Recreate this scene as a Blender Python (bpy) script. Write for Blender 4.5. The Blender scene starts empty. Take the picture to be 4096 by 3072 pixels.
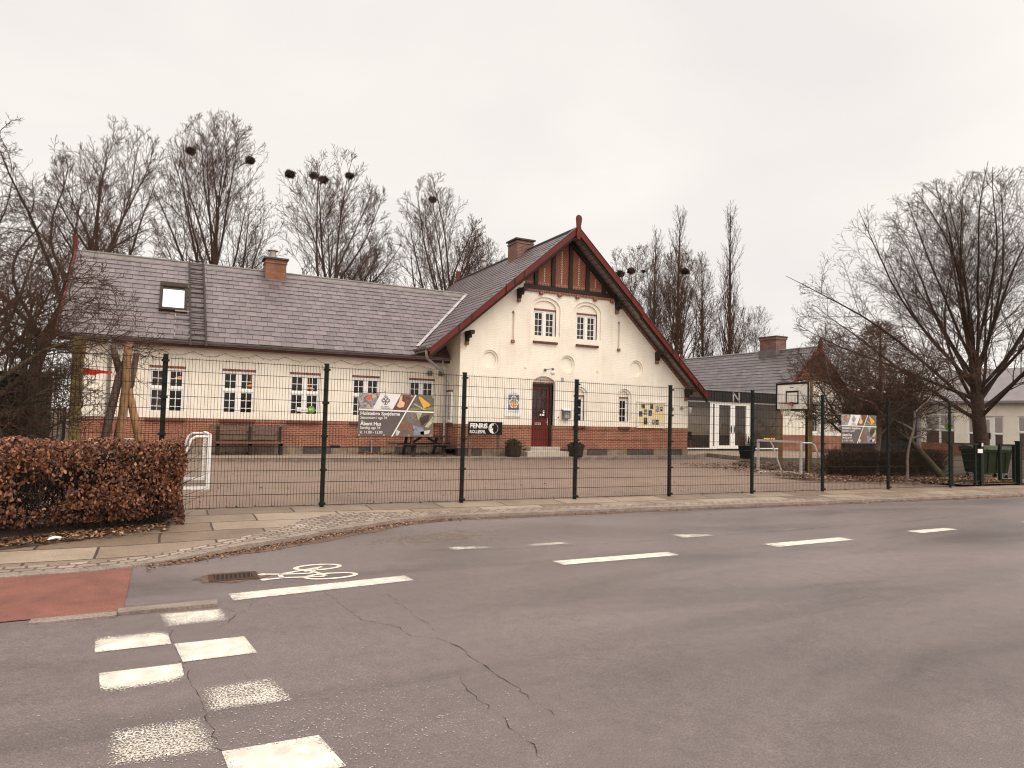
import bpy, math, random
import numpy as np
from mathutils import Vector, Matrix
random.seed(7); RNG = np.random.default_rng(11)
C = bpy.context.scene.collection
SC = bpy.context.scene
R = math.radians
def zd(): return zs(.68)
def zs(x): return -0.0055*(min(max(x, -12), 45)-4)          # the street falls gently to the right

# ------------------------------------------------------------------ materials
def nodes(name):
    m = bpy.data.materials.new(name); m.use_nodes = True
    nt = m.node_tree; b = nt.nodes['Principled BSDF']
    return m, nt, b
def N(nt, t, **kw):
    n = nt.nodes.new(t)
    for k, v in kw.items():
        if k in n.inputs: n.inputs[k].default_value = v
        else: setattr(n, k, v)
    return n
def ramp(nt, stops):
    r = nt.nodes.new('ShaderNodeValToRGB'); e = r.color_ramp.elements
    while len(e) < len(stops): e.new(.5)
    for i, (p, c) in enumerate(stops):
        e[i].position = p; e[i].color = (*c, 1) if len(c) == 3 else c
    return r
def mul(c, k): return tuple(x*k for x in c)
def plain(name, c, rough=.7, var=.25, scale=6., bump=.0, bscale=60., spec=.22, metal=0., coord='Object'):
    m, nt, b = nodes(name); L = nt.links
    tc = N(nt, 'ShaderNodeTexCoord')
    no = N(nt, 'ShaderNodeTexNoise', Scale=scale, Detail=6., Roughness=.65)
    L.new(tc.outputs[coord], no.inputs['Vector'])
    r = ramp(nt, [(.25, mul(c, 1-var)), (.75, mul(c, 1+var))])
    L.new(no.outputs['Fac'], r.inputs['Fac']); L.new(r.outputs['Color'], b.inputs['Base Color'])
    b.inputs['Roughness'].default_value = rough; b.inputs['Specular IOR Level'].default_value = spec
    b.inputs['Metallic'].default_value = metal
    if bump:
        n2 = N(nt, 'ShaderNodeTexNoise', Scale=bscale, Detail=4.)
        L.new(tc.outputs[coord], n2.inputs['Vector'])
        bp = N(nt, 'ShaderNodeBump', Strength=bump, Distance=.01)
        L.new(n2.outputs['Fac'], bp.inputs['Height']); L.new(bp.outputs['Normal'], b.inputs['Normal'])
    return m
def wallvec(nt):
    tc = N(nt, 'ShaderNodeTexCoord'); s = N(nt, 'ShaderNodeSeparateXYZ'); a = N(nt, 'ShaderNodeMath', operation='ADD')
    c = N(nt, 'ShaderNodeCombineXYZ'); L = nt.links
    L.new(tc.outputs['Object'], s.inputs[0]); L.new(s.outputs[0], a.inputs[0]); L.new(s.outputs[1], a.inputs[1])
    L.new(a.outputs[0], c.inputs[0]); L.new(s.outputs[2], c.inputs[1])
    return c.outputs[0], tc
def brick_mat(name, c1, c2, mortar, bw=.24, bh=.0667, ms=.011, uv=False, off=.5, bump=.35, dirt=.3, rough=.85):
    m, nt, b = nodes(name); L = nt.links
    if uv:
        tc = N(nt, 'ShaderNodeTexCoord'); vec = tc.outputs['UV']
    else: vec, tc = wallvec(nt)
    br = N(nt, 'ShaderNodeTexBrick'); br.offset = off; br.squash = 1
    br.inputs['Scale'].default_value = 1; br.inputs['Brick Width'].default_value = bw; br.inputs['Row Height'].default_value = bh
    br.inputs['Mortar Size'].default_value = ms; br.inputs['Mortar Smooth'].default_value = .2; br.inputs['Bias'].default_value = 0
    br.inputs['Color1'].default_value = (*c1, 1); br.inputs['Color2'].default_value = (*c2, 1); br.inputs['Mortar'].default_value = (*mortar, 1)
    L.new(vec, br.inputs['Vector'])
    no = N(nt, 'ShaderNodeTexNoise', Scale=2.2, Detail=8., Roughness=.7); L.new(tc.outputs['Object'], no.inputs['Vector'])
    r = ramp(nt, [(.3, (1-dirt,)*3), (.7, (1.15,)*3)]); L.new(no.outputs['Fac'], r.inputs['Fac'])
    mx = N(nt, 'ShaderNodeMix', data_type='RGBA', blend_type='MULTIPLY'); mx.inputs['Factor'].default_value = 1
    L.new(br.outputs['Color'], mx.inputs['A']); L.new(r.outputs['Color'], mx.inputs['B']); L.new(mx.outputs['Result'], b.inputs['Base Color'])
    bp = N(nt, 'ShaderNodeBump', Strength=bump, Distance=.008, invert=True)
    L.new(br.outputs['Fac'], bp.inputs['Height']); L.new(bp.outputs['Normal'], b.inputs['Normal'])
    b.inputs['Roughness'].default_value = rough
    return m
M = {}
M['brick'] = brick_mat('red_brick', (.205, .047, .020), (.275, .076, .034), (.36, .225, .155))
M['sill'] = plain('dark_sill_brick', (.13, .055, .035), .8, .4, 9)
M['ladder'] = plain('dark_grey_ladder', (.040, .030, .024), .8, .4, 8)
M['lit_room'] = plain('link_wall_brightened', (.30, .24, .19), .9, .4, 2)  # wall colour raised in place of light inside the link
M['soldier'] = brick_mat('soldier_brick', (.165, .038, .021), (.215, .056, .030), (.33, .21, .15), bw=.075, bh=.13, off=0)
M['chimney_brick'] = brick_mat('orange_brick', (.24, .075, .032), (.30, .11, .05), (.20, .135, .09), dirt=.45)
M['old_brick'] = brick_mat('old_brick', (.15, .045, .027), (.22, .085, .06), (.24, .18, .15), dirt=.5)
M['herring'] = brick_mat('herringbone_brick', (.155, .032, .014), (.21, .05, .022), (.27, .13, .085), ms=.009, uv=True, dirt=.2)
def cream_mat():
    m, nt, b = nodes('cream_limewash'); L = nt.links
    vec, tc = wallvec(nt)
    br = N(nt, 'ShaderNodeTexBrick'); br.inputs['Scale'].default_value = 1; br.inputs['Brick Width'].default_value = .24; br.inputs['Row Height'].default_value = .0667
    br.inputs['Mortar Size'].default_value = .012; br.inputs['Mortar Smooth'].default_value = .9; L.new(vec, br.inputs['Vector'])
    no = N(nt, 'ShaderNodeTexNoise', Scale=9., Detail=7., Roughness=.6)
    mp = N(nt, 'ShaderNodeMapping'); mp.inputs['Scale'].default_value = (1, 1, 3.2)
    L.new(tc.outputs['Object'], mp.inputs[0]); L.new(mp.outputs[0], no.inputs['Vector'])
    n2 = N(nt, 'ShaderNodeTexNoise', Scale=.9, Detail=8., Roughness=.7); L.new(tc.outputs['Object'], n2.inputs['Vector'])
    r = ramp(nt, [(.3, (.73, .65, .535)), (.55, (.81, .735, .62)), (.8, (.84, .77, .66))]); L.new(n2.outputs['Fac'], r.inputs['Fac'])
    mp3 = N(nt, 'ShaderNodeMapping'); mp3.inputs['Scale'].default_value = (3.5, 3.5, .35); L.new(tc.outputs['Object'], mp3.inputs[0])
    n3 = N(nt, 'ShaderNodeTexNoise', Scale=1.2, Detail=7., Roughness=.7); L.new(mp3.outputs[0], n3.inputs['Vector'])
    r3 = ramp(nt, [(.30, (.93, .915, .88)), (.50, (1, 1, 1))]); L.new(n3.outputs['Fac'], r3.inputs['Fac'])
    m3 = N(nt, 'ShaderNodeMix', data_type='RGBA', blend_type='MULTIPLY'); m3.inputs['Factor'].default_value = 1; L.new(r.outputs['Color'], m3.inputs['A']); L.new(r3.outputs['Color'], m3.inputs['B'])
    L.new(m3.outputs['Result'], b.inputs['Base Color'])
    ad = N(nt, 'ShaderNodeMath', operation='MULTIPLY_ADD'); ad.inputs[1].default_value = -.35
    L.new(br.outputs['Fac'], ad.inputs[0]); L.new(no.outputs['Fac'], ad.inputs[2])
    bp = N(nt, 'ShaderNodeBump', Strength=.55, Distance=.012); L.new(ad.outputs[0], bp.inputs['Height']); L.new(bp.outputs['Normal'], b.inputs['Normal'])
    b.inputs['Roughness'].default_value = .9
    return m
M['cream'] = cream_mat()
def slate_mat(name, base, stain):
    m, nt, b = nodes(name); L = nt.links
    at = N(nt, 'ShaderNodeAttribute', attribute_name='tone'); tc = N(nt, 'ShaderNodeTexCoord')
    r = ramp(nt, [(0, mul(base, .72)), (.5, base), (1, mul(base, 1.35))]); L.new(at.outputs['Fac'], r.inputs['Fac'])
    no = N(nt, 'ShaderNodeTexNoise', Scale=1.3, Detail=9., Roughness=.75)
    mp = N(nt, 'ShaderNodeMapping'); mp.inputs['Scale'].default_value = (2.2, .5, .5); L.new(tc.outputs['Object'], mp.inputs[0]); L.new(mp.outputs[0], no.inputs['Vector'])
    rr = ramp(nt, [(.52, (0, 0, 0)), (.72, (1, 1, 1))]); L.new(no.outputs['Fac'], rr.inputs['Fac'])
    mx = N(nt, 'ShaderNodeMix', data_type='RGBA'); sc = N(nt, 'ShaderNodeMath', operation='MULTIPLY'); sc.inputs[1].default_value = .55
    L.new(rr.outputs['Color'], sc.inputs[0]); L.new(sc.outputs[0], mx.inputs['Factor'])
    L.new(r.outputs['Color'], mx.inputs['A']); mx.inputs['B'].default_value = (*stain, 1)
    n2 = N(nt, 'ShaderNodeTexNoise', Scale=25., Detail=5.); L.new(tc.outputs['Object'], n2.inputs['Vector'])
    m2 = N(nt, 'ShaderNodeMix', data_type='RGBA', blend_type='MULTIPLY'); m2.inputs['Factor'].default_value = 1
    r2 = ramp(nt, [(.3, (.8,)*3), (.7, (1.15,)*3)]); L.new(n2.outputs['Fac'], r2.inputs['Fac'])
    L.new(mx.outputs['Result'], m2.inputs['A']); L.new(r2.outputs['Color'], m2.inputs['B'])
    L.new(m2.outputs['Result'], b.inputs['Base Color'])
    b.inputs['Roughness'].default_value = .42
    bp = N(nt, 'ShaderNodeBump', Strength=.25, Distance=.004); L.new(n2.outputs['Fac'], bp.inputs['Height']); L.new(bp.outputs['Normal'], b.inputs['Normal'])
    return m
M['slate'] = slate_mat('purple_slate', (.110, .081, .081), (.21, .18, .165))
M['slate_b'] = slate_mat('wet_slate', (.098, .078, .078), (.15, .12, .11))
M['red_paint'] = plain('oxblood_paint', (.115, .016, .011), .5, .25, 3)
M['dark_timber'] = plain('dark_stained_timber', (.026, .019, .012), .65, .3, 8)
M['soffit'] = plain('grey_soffit_boards', (.34, .28, .25), .7, .15, 4)
M['white'] = plain('white_window_paint', (.80, .77, .72), .45, .06, 5)
M['lead'] = plain('lead_flashing', (.25, .23, .22), .5, .3, 3)
M['lead_pale'] = plain('pale_lead', (.36, .34, .33), .5, .3, 3)
M['zinc'] = plain('weathered_zinc', (.16, .14, .13), .45, .35, 3, metal=.3)
M['zinc_l'] = plain('light_zinc_pipe', (.34, .31, .29), .45, .25, 3, metal=.3)
M['plinth'] = plain('plinth_stone', (.22, .165, .12), .9, .4, 3.5, .4, 20)
M['plinth_dark'] = plain('dark_plinth_stone', (.075, .062, .055), .9, .45, 9, .5, 20)
M['fence'] = plain('green_fence_coating', (.006, .010, .006), .6, .2, 4, spec=.2)
M['wire'] = plain('green_wire', (.007, .009, .006), .65, .1, 4, spec=.2)
M['bark'] = plain('brown_bark', (.042, .027, .019), .95, .45, 9, .5, 40)
M['twig'] = plain('brown_twigs', (.068, .038, .025), .95, .3, .6)
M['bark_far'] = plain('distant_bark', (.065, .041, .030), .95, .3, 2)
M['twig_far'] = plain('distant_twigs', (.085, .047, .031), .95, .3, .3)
M['bark_moss'] = plain('mossy_bark', (.070, .055, .032), .95, .5, 7, .6, 40)
M['bark_pale'] = plain('pale_cherry_bark', (.17, .125, .10), .9, .35, 14, .5, 40)
M['nest'] = plain('nest_sticks', (.045, .029, .022), .95, .4, 10)
M['wood_pole'] = plain('debarked_pole_wood', (.25, .135, .066), .75, .45, 7, .2, 30)
M['wood_grey'] = plain('weathered_grey_wood', (.14, .095, .072), .85, .4, 12, .2, 40)
M['wood_dark'] = plain('dark_wet_wood', (.034, .021, .015), .8, .4, 10)
M['wood_green'] = plain('impregnated_wood', (.22, .165, .062), .8, .3, 5)
M['wood_post'] = plain('brown_impregnated_post', (.20, .125, .06), .8, .35, 5)
M['red'] = plain('red_cloth', (.50, .02, .015), .7, .2, 5)
M['concrete'] = plain('pale_concrete', (.42, .36, .30), .9, .25, 6, .3, 40)
M['green_bin'] = plain('green_bin_plastic', (.018, .025, .009), .55, .2, 3)
M['green_lid'] = plain('green_lid_plastic', (.040, .052, .022), .5, .2, 3)
M['black'] = plain('black_paint', (.008, .006, .005), .7, .3, 8)
M['rubber'] = plain('black_rubber', (.012, .012, .012), .8, .2, 8)
M['char'] = plain('charcoal_cladding', (.028, .022, .022), .7, .25, 3)
M['shedgreen'] = plain('dark_green_boards', (.005, .008, .006), .6, .25, 4)
M['galv'] = plain('galvanised_frame', (.42, .38, .36), .4, .2, 5)
M['whitepaint'] = plain('white_gloss_metal', (.72, .69, .66), .35, .15, 6)
M['net'] = plain('grey_net', (.30, .27, .22), .9, .2, 5)
M['rope'] = plain('pale_rope', (.55, .47, .36), .9, .2, 5)
M['yellow'] = plain('yellow_plastic', (.72, .42, .05), .5, .2, 8)
M['board_white'] = plain('dirty_white_board', (.74, .72, .66), .55, .18, 2.5)
M['orange_rim'] = plain('rusty_orange_rim', (.30, .055, .02), .5, .2, 8)
M['leafgreen'] = plain('dull_winter_foliage', (.055, .05, .022), .8, .5, 15)
M['soil'] = plain('damp_soil', (.075, .05, .034), .95, .5, 2.5, .6, 12)
M['curtain'] = plain('pale_curtain', (.34, .30, .29), .9, .25, 10)
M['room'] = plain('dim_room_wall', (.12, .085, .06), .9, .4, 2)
M['paper'] = plain('white_paper', (.78, .75, .70), .7, .06, 5)
M['ink'] = plain('black_ink', (.02, .018, .018), .7, .1, 5)
M['ink_grey'] = plain('faded_ink', (.30, .28, .27), .7, .1, 5)
M['banner_grey'] = plain('banner_taupe', (.105, .080, .074), .6, .14, 3)
M['banner_white'] = plain('banner_white', (.66, .63, .60), .6, .06, 3)
M['roof_far'] = plain('grey_far_roof', (.20, .175, .175), .7, .2, 1.5)
M['conifer'] = plain('brown_conifer', (.115, .066, .050), .95, .4, .6)
M['crackfill'] = plain('crack_dark', (.035, .026, .023), .9, .4, 9)
M['fascia_red'] = plain('dark_red_fascia', (.05, .014, .011), .6, .3, 5)
M['goldlit'] = None
def emis(name, c, s):
    m, nt, b = nodes(name); b.inputs['Base Color'].default_value = (*c, 1)
    b.inputs['Emission Color'].default_value = (*c, 1); b.inputs['Emission Strength'].default_value = s
    return m
M['goldlit'] = emis('lit_lamp_shade', (1., .42, .10), 1.5)
def glass_mat(name, tint, trans):
    m, nt, b = nodes(name); L = nt.links; out = nt.nodes['Material Output']
    t = N(nt, 'ShaderNodeBsdfTransparent'); t.inputs[0].default_value = (*tint, 1)
    b.inputs['Base Color'].default_value = (.03, .022, .018, 1); b.inputs['Roughness'].default_value = .06; b.inputs['Specular IOR Level'].default_value = .5
    tc = N(nt, 'ShaderNodeTexCoord'); no = N(nt, 'ShaderNodeTexNoise', Scale=.9, Detail=2.)
    L.new(tc.outputs['Object'], no.inputs['Vector'])
    bp = N(nt, 'ShaderNodeBump', Strength=.08, Distance=.2); L.new(no.outputs['Fac'], bp.inputs['Height']); L.new(bp.outputs['Normal'], b.inputs['Normal'])
    mx = N(nt, 'ShaderNodeMixShader'); mx.inputs[0].default_value = trans
    L.new(b.outputs[0], mx.inputs[1]); L.new(t.outputs[0], mx.inputs[2]); L.new(mx.outputs[0], out.inputs['Surface'])
    return m
M['glass'] = glass_mat('window_glass', (.75, .68, .62), .6)
M['glass_dark'] = glass_mat('dark_window_glass', (.6, .5, .45), .35)
M['skyglass'] = nodes('skylight_glass')[0]
_b = M['skyglass'].node_tree.nodes['Principled BSDF']; _b.inputs['Base Color'].default_value = (.62, .60, .58, 1); _b.inputs['Roughness'].default_value = .05; _b.inputs['Metallic'].default_value = .9
def leaf_mat(name, stops, rough=.55):
    m, nt, b = nodes(name); L = nt.links
    at = N(nt, 'ShaderNodeAttribute', attribute_name='tone'); r = ramp(nt, stops)
    L.new(at.outputs['Fac'], r.inputs['Fac']); L.new(r.outputs['Color'], b.inputs['Base Color'])
    b.inputs['Roughness'].default_value = rough; b.inputs['Specular IOR Level'].default_value = .4
    return m
M['beech'] = leaf_mat('dry_beech_leaves', [(0, (.045, .014, .007)), (.45, (.15, .050, .020)), (.8, (.25, .10, .045)), (1, (.52, .33, .20))])
M['litter'] = leaf_mat('leaf_litter', [(0, (.05, .022, .012)), (.5, (.17, .08, .038)), (1, (.42, .27, .16))], .7)
def asphalt_mat():
    m, nt, b = nodes('worn_asphalt'); L = nt.links; tc = N(nt, 'ShaderNodeTexCoord')
    fine = N(nt, 'ShaderNodeTexNoise', Scale=95., Detail=3., Roughness=.8); L.new(tc.outputs['Object'], fine.inputs['Vector'])
    mid = N(nt, 'ShaderNodeTexNoise', Scale=7., Detail=8., Roughness=.75); L.new(tc.outputs['Object'], mid.inputs['Vector'])
    mp = N(nt, 'ShaderNodeMapping'); mp.inputs['Scale'].default_value = (.16, .55, 1); L.new(tc.outputs['Object'], mp.inputs[0])
    big = N(nt, 'ShaderNodeTexNoise', Scale=1., Detail=5., Roughness=.6, Distortion=.6); L.new(mp.outputs[0], big.inputs['Vector'])
    c = (.140, .110, .102)
    rb = ramp(nt, [(.3, mul(c, .62)), (.5, c), (.7, mul(c, 1.25))]); L.new(big.outputs['Fac'], rb.inputs['Fac'])
    rm = ramp(nt, [(.3, (.84,)*3), (.7, (1.14,)*3)]); L.new(mid.outputs['Fac'], rm.inputs['Fac'])
    rf = ramp(nt, [(.30, (.55, .54, .53)), (.55, (1, 1, 1)), (.72, (1.75, 1.7, 1.62))]); L.new(fine.outputs['Fac'], rf.inputs['Fac'])
    a = N(nt, 'ShaderNodeMix', data_type='RGBA', blend_type='MULTIPLY'); a.inputs['Factor'].default_value = 1
    d = N(nt, 'ShaderNodeMix', data_type='RGBA', blend_type='MULTIPLY'); d.inputs['Factor'].default_value = 1
    L.new(rb.outputs[0], a.inputs['A']); L.new(rm.outputs[0], a.inputs['B']); L.new(a.outputs['Result'], d.inputs['A']); L.new(rf.outputs[0], d.inputs['B'])
    vo = N(nt, 'ShaderNodeTexVoronoi', Scale=16., Randomness=1.); L.new(tc.outputs['Object'], vo.inputs['Vector'])
    rv = ramp(nt, [(.055, (1, 1, 1)), (.075, (0, 0, 0))]); L.new(vo.outputs['Distance'], rv.inputs['Fac'])
    sep = N(nt, 'ShaderNodeSeparateColor'); L.new(vo.outputs['Color'], sep.inputs[0])
    gt = N(nt, 'ShaderNodeMath', operation='GREATER_THAN'); gt.inputs[1].default_value = .86; L.new(sep.outputs[0], gt.inputs[0])
    sp = N(nt, 'ShaderNodeMath', operation='MULTIPLY'); L.new(rv.outputs[0], sp.inputs[0]); L.new(gt.outputs[0], sp.inputs[1])
    e = N(nt, 'ShaderNodeMix', data_type='RGBA'); L.new(sp.outputs[0], e.inputs['Factor']); L.new(d.outputs['Result'], e.inputs['A']); e.inputs['B'].default_value = (.34, .30, .27, 1)
    L.new(e.outputs['Result'], b.inputs['Base Color'])
    rr = N(nt, 'ShaderNodeMapRange'); rr.inputs['From Min'].default_value = .3; rr.inputs['From Max'].default_value = .7; rr.inputs['To Min'].default_value = .30; rr.inputs['To Max'].default_value = .52
    L.new(big.outputs['Fac'], rr.inputs['Value']); L.new(rr.outputs[0], b.inputs['Roughness'])
    bp = N(nt, 'ShaderNodeBump', Strength=.7, Distance=.006); L.new(fine.outputs['Fac'], bp.inputs['Height']); L.new(bp.outputs['Normal'], b.inputs['Normal'])
    b.inputs['Specular IOR Level'].default_value = .5
    return m
M['asphalt'] = asphalt_mat()
def grain_mat(name, c, rough=.9, var=.3, fs=70., big=1.1, lo=.5, hi=1.6, bump=.5):
    m, nt, b = nodes(name); L = nt.links; tc = N(nt, 'ShaderNodeTexCoord')
    f = N(nt, 'ShaderNodeTexNoise', Scale=fs, Detail=3., Roughness=.8); g = N(nt, 'ShaderNodeTexNoise', Scale=big, Detail=8., Roughness=.7)
    L.new(tc.outputs['Object'], f.inputs['Vector']); L.new(tc.outputs['Object'], g.inputs['Vector'])
    r1 = ramp(nt, [(.3, (lo,)*3), (.5, (1,)*3), (.72, (hi,)*3)]); r2 = ramp(nt, [(.3, mul(c, 1-var)), (.7, mul(c, 1+var))])
    L.new(f.outputs['Fac'], r1.inputs['Fac']); L.new(g.outputs['Fac'], r2.inputs['Fac'])
    x = N(nt, 'ShaderNodeMix', data_type='RGBA', blend_type='MULTIPLY'); x.inputs['Factor'].default_value = 1
    L.new(r1.outputs[0], x.inputs['A']); L.new(r2.outputs[0], x.inputs['B']); L.new(x.outputs['Result'], b.inputs['Base Color'])
    bp = N(nt, 'ShaderNodeBump', Strength=bump, Distance=.006); L.new(f.outputs['Fac'], bp.inputs['Height']); L.new(bp.outputs['Normal'], b.inputs['Normal'])
    b.inputs['Roughness'].default_value = rough
    return m
M['yard'] = grain_mat('schoolyard_asphalt', (.180, .121, .088), var=.18, fs=45)
M['redpath'] = grain_mat('red_cycle_asphalt', (.16, .058, .040), var=.3, fs=85, big=2.)
M['kerbstone'] = grain_mat('granite_kerb', (.20, .155, .125), var=.35, fs=60, big=3.)
M['terrace'] = grain_mat('terrace_paving', (.23, .165, .12), var=.25, fs=30)
M['gravel_edge'] = grain_mat('gutter_dirt', (.10, .060, .036), var=.4, fs=60, big=4.)
def paving_mat(name, bw, bh, c1, c2, mortar, ms, rot=0., uv=False, off=.5):
    m, nt, b = nodes(name); L = nt.links; tc = N(nt, 'ShaderNodeTexCoord')
    mp = N(nt, 'ShaderNodeMapping'); mp.inputs['Rotation'].default_value = (0, 0, rot); L.new(tc.outputs['UV' if uv else 'Object'], mp.inputs[0])
    wn = N(nt, 'ShaderNodeTexNoise', Scale=5. if uv else 1.6, Detail=2.); L.new(tc.outputs['Object'], wn.inputs['Vector'])
    wv = N(nt, 'ShaderNodeMix', data_type='VECTOR', factor_mode='UNIFORM'); wv.inputs['Factor'].default_value = .09 if uv else .03
    L.new(mp.outputs[0], wv.inputs['A']); L.new(wn.outputs['Color'], wv.inputs['B'])
    br = N(nt, 'ShaderNodeTexBrick'); br.offset = off
    for k, v in (('Scale', 1), ('Brick Width', bw), ('Row Height', bh), ('Mortar Size', ms), ('Mortar Smooth', .3), ('Bias', 0.)): br.inputs[k].default_value = v
    br.inputs['Color1'].default_value = (*c1, 1); br.inputs['Color2'].default_value = (*c2, 1); br.inputs['Mortar'].default_value = (*mortar, 1)
    L.new(wv.outputs['Result'], br.inputs['Vector'])
    f = N(nt, 'ShaderNodeTexNoise', Scale=60., Detail=4., Roughness=.8); L.new(tc.outputs['Object'], f.inputs['Vector'])
    r1 = ramp(nt, [(.3, (.6,)*3), (.7, (1.4,)*3)]); L.new(f.outputs['Fac'], r1.inputs['Fac'])
    g = N(nt, 'ShaderNodeTexNoise', Scale=1.4, Detail=7., Roughness=.7); L.new(tc.outputs['Object'], g.inputs['Vector'])
    r2 = ramp(nt, [(.3, (.72, .70, .68)), (.7, (1.15, 1.15, 1.15))]); L.new(g.outputs['Fac'], r2.inputs['Fac'])
    x = N(nt, 'ShaderNodeMix', data_type='RGBA', blend_type='MULTIPLY'); x.inputs['Factor'].default_value = 1
    y = N(nt, 'ShaderNodeMix', data_type='RGBA', blend_type='MULTIPLY'); y.inputs['Factor'].default_value = 1
    L.new(br.outputs['Color'], x.inputs['A']); L.new(r1.outputs[0], x.inputs['B']); L.new(x.outputs['Result'], y.inputs['A']); L.new(r2.outputs[0], y.inputs['B'])
    L.new(y.outputs['Result'], b.inputs['Base Color'])
    bp = N(nt, 'ShaderNodeBump', Strength=.6, Distance=.012, invert=True); L.new(br.outputs['Fac'], bp.inputs['Height']); L.new(bp.outputs['Normal'], b.inputs['Normal'])
    b.inputs['Roughness'].default_value = .62
    return m
M['slabs'] = paving_mat('concrete_slabs', 1.25, .62, (.155, .106, .071), (.305, .235, .172), (.05, .03, .02), .016)
M['cobbles'] = paving_mat('granite_setts', .17, .11, (.19, .14, .105), (.33, .265, .21), (.10, .068, .048), .014, uv=True)
def paint_mat():
    m, nt, b = nodes('worn_road_paint'); L = nt.links; out = nt.nodes['Material Output']; tc = N(nt, 'ShaderNodeTexCoord')
    at = N(nt, 'ShaderNodeAttribute', attribute_name='wear')
    f = N(nt, 'ShaderNodeTexNoise', Scale=80., Detail=6., Roughness=.75); L.new(tc.outputs['Object'], f.inputs['Vector'])
    s = N(nt, 'ShaderNodeMapRange'); s.inputs['From Min'].default_value = .34; s.inputs['From Max'].default_value = .66; L.new(f.outputs['Fac'], s.inputs['Value'])
    lt = N(nt, 'ShaderNodeMath', operation='SUBTRACT'); L.new(s.outputs[0], lt.inputs[0]); L.new(at.outputs['Fac'], lt.inputs[1])
    st = N(nt, 'ShaderNodeMapRange'); st.inputs['From Min'].default_value = -.05; st.inputs['From Max'].default_value = .05; L.new(lt.outputs[0], st.inputs['Value'])
    t = N(nt, 'ShaderNodeBsdfTransparent'); mx = N(nt, 'ShaderNodeMixShader')
    L.new(st.outputs[0], mx.inputs[0]); L.new(t.outputs[0], mx.inputs[1]); L.new(b.outputs[0], mx.inputs[2]); L.new(mx.outputs[0], out.inputs['Surface'])
    g = N(nt, 'ShaderNodeTexNoise', Scale=9., Detail=6.); L.new(tc.outputs['Object'], g.inputs['Vector'])
    r = ramp(nt, [(.3, (.44, .39, .32)), (.7, (.70, .65, .56))]); L.new(g.outputs['Fac'], r.inputs['Fac']); L.new(r.outputs[0], b.inputs['Base Color'])
    b.inputs['Roughness'].default_value = .6
    return m
M['paint'] = paint_mat()
def patch_mat(name, stops, scale):
    m, nt, b = nodes(name); L = nt.links; tc = N(nt, 'ShaderNodeTexCoord')
    f = N(nt, 'ShaderNodeTexNoise', Scale=scale, Detail=5., Roughness=.65, Distortion=1.); L.new(tc.outputs['Object'], f.inputs['Vector'])
    r = ramp(nt, stops); L.new(f.outputs['Fac'], r.inputs['Fac']); L.new(r.outputs[0], b.inputs['Base Color']); b.inputs['Roughness'].default_value = .6
    return m
M['photo_crowd'] = patch_mat('crowd_photo', [(.30, (.03, .025, .025)), (.45, (.14, .10, .09)), (.58, (.40, .34, .32)), (.72, (.07, .06, .07))], 14)
M['photo_fire'] = patch_mat('fire_photo', [(.3, (.06, .02, .012)), (.6, (.16, .055, .03))], 8)
M['photo_camp'] = patch_mat('camp_photo', [(.3, (.05, .045, .035)), (.5, (.12, .10, .08)), (.7, (.05, .04, .03))], 10)
M['photo_carve'] = patch_mat('carving_photo', [(.3, (.06, .042, .032)), (.55, (.15, .10, .075)), (.75, (.08, .055, .045))], 9)
for k, c in dict(p_red=(.55, .10, .07), p_white=(.74, .70, .66), p_orange=(.66, .32, .05), p_grass=(.20, .19, .055), p_grey=(.15, .13, .12), p_brown=(.19, .09, .05), p_blue=(.20, .21, .27), p_pale=(.36, .34, .21), p_flame=(.62, .40, .24), p_cloth=(.48, .45, .42), p_dark=(.05, .035, .03),
                 e_grey=(.17, .165, .17), e_blue=(.16, .33, .50), e_orange=(.66, .29, .03), board_yellow=(.70, .56, .33), sticker=(.16, .30, .04), pic_dark=(.05, .05, .055), pic_mid=(.20, .20, .21), glow=(.8, .76, .68), e_spk=(.42, .38, .34)).items():
    M[k] = plain(k, c, .6, .55 if k in ('p_grey', 'p_brown', 'p_blue', 'p_pale', 'p_grass', 'p_dark') else .15, 22 if k.startswith('p_') else 6)

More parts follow.
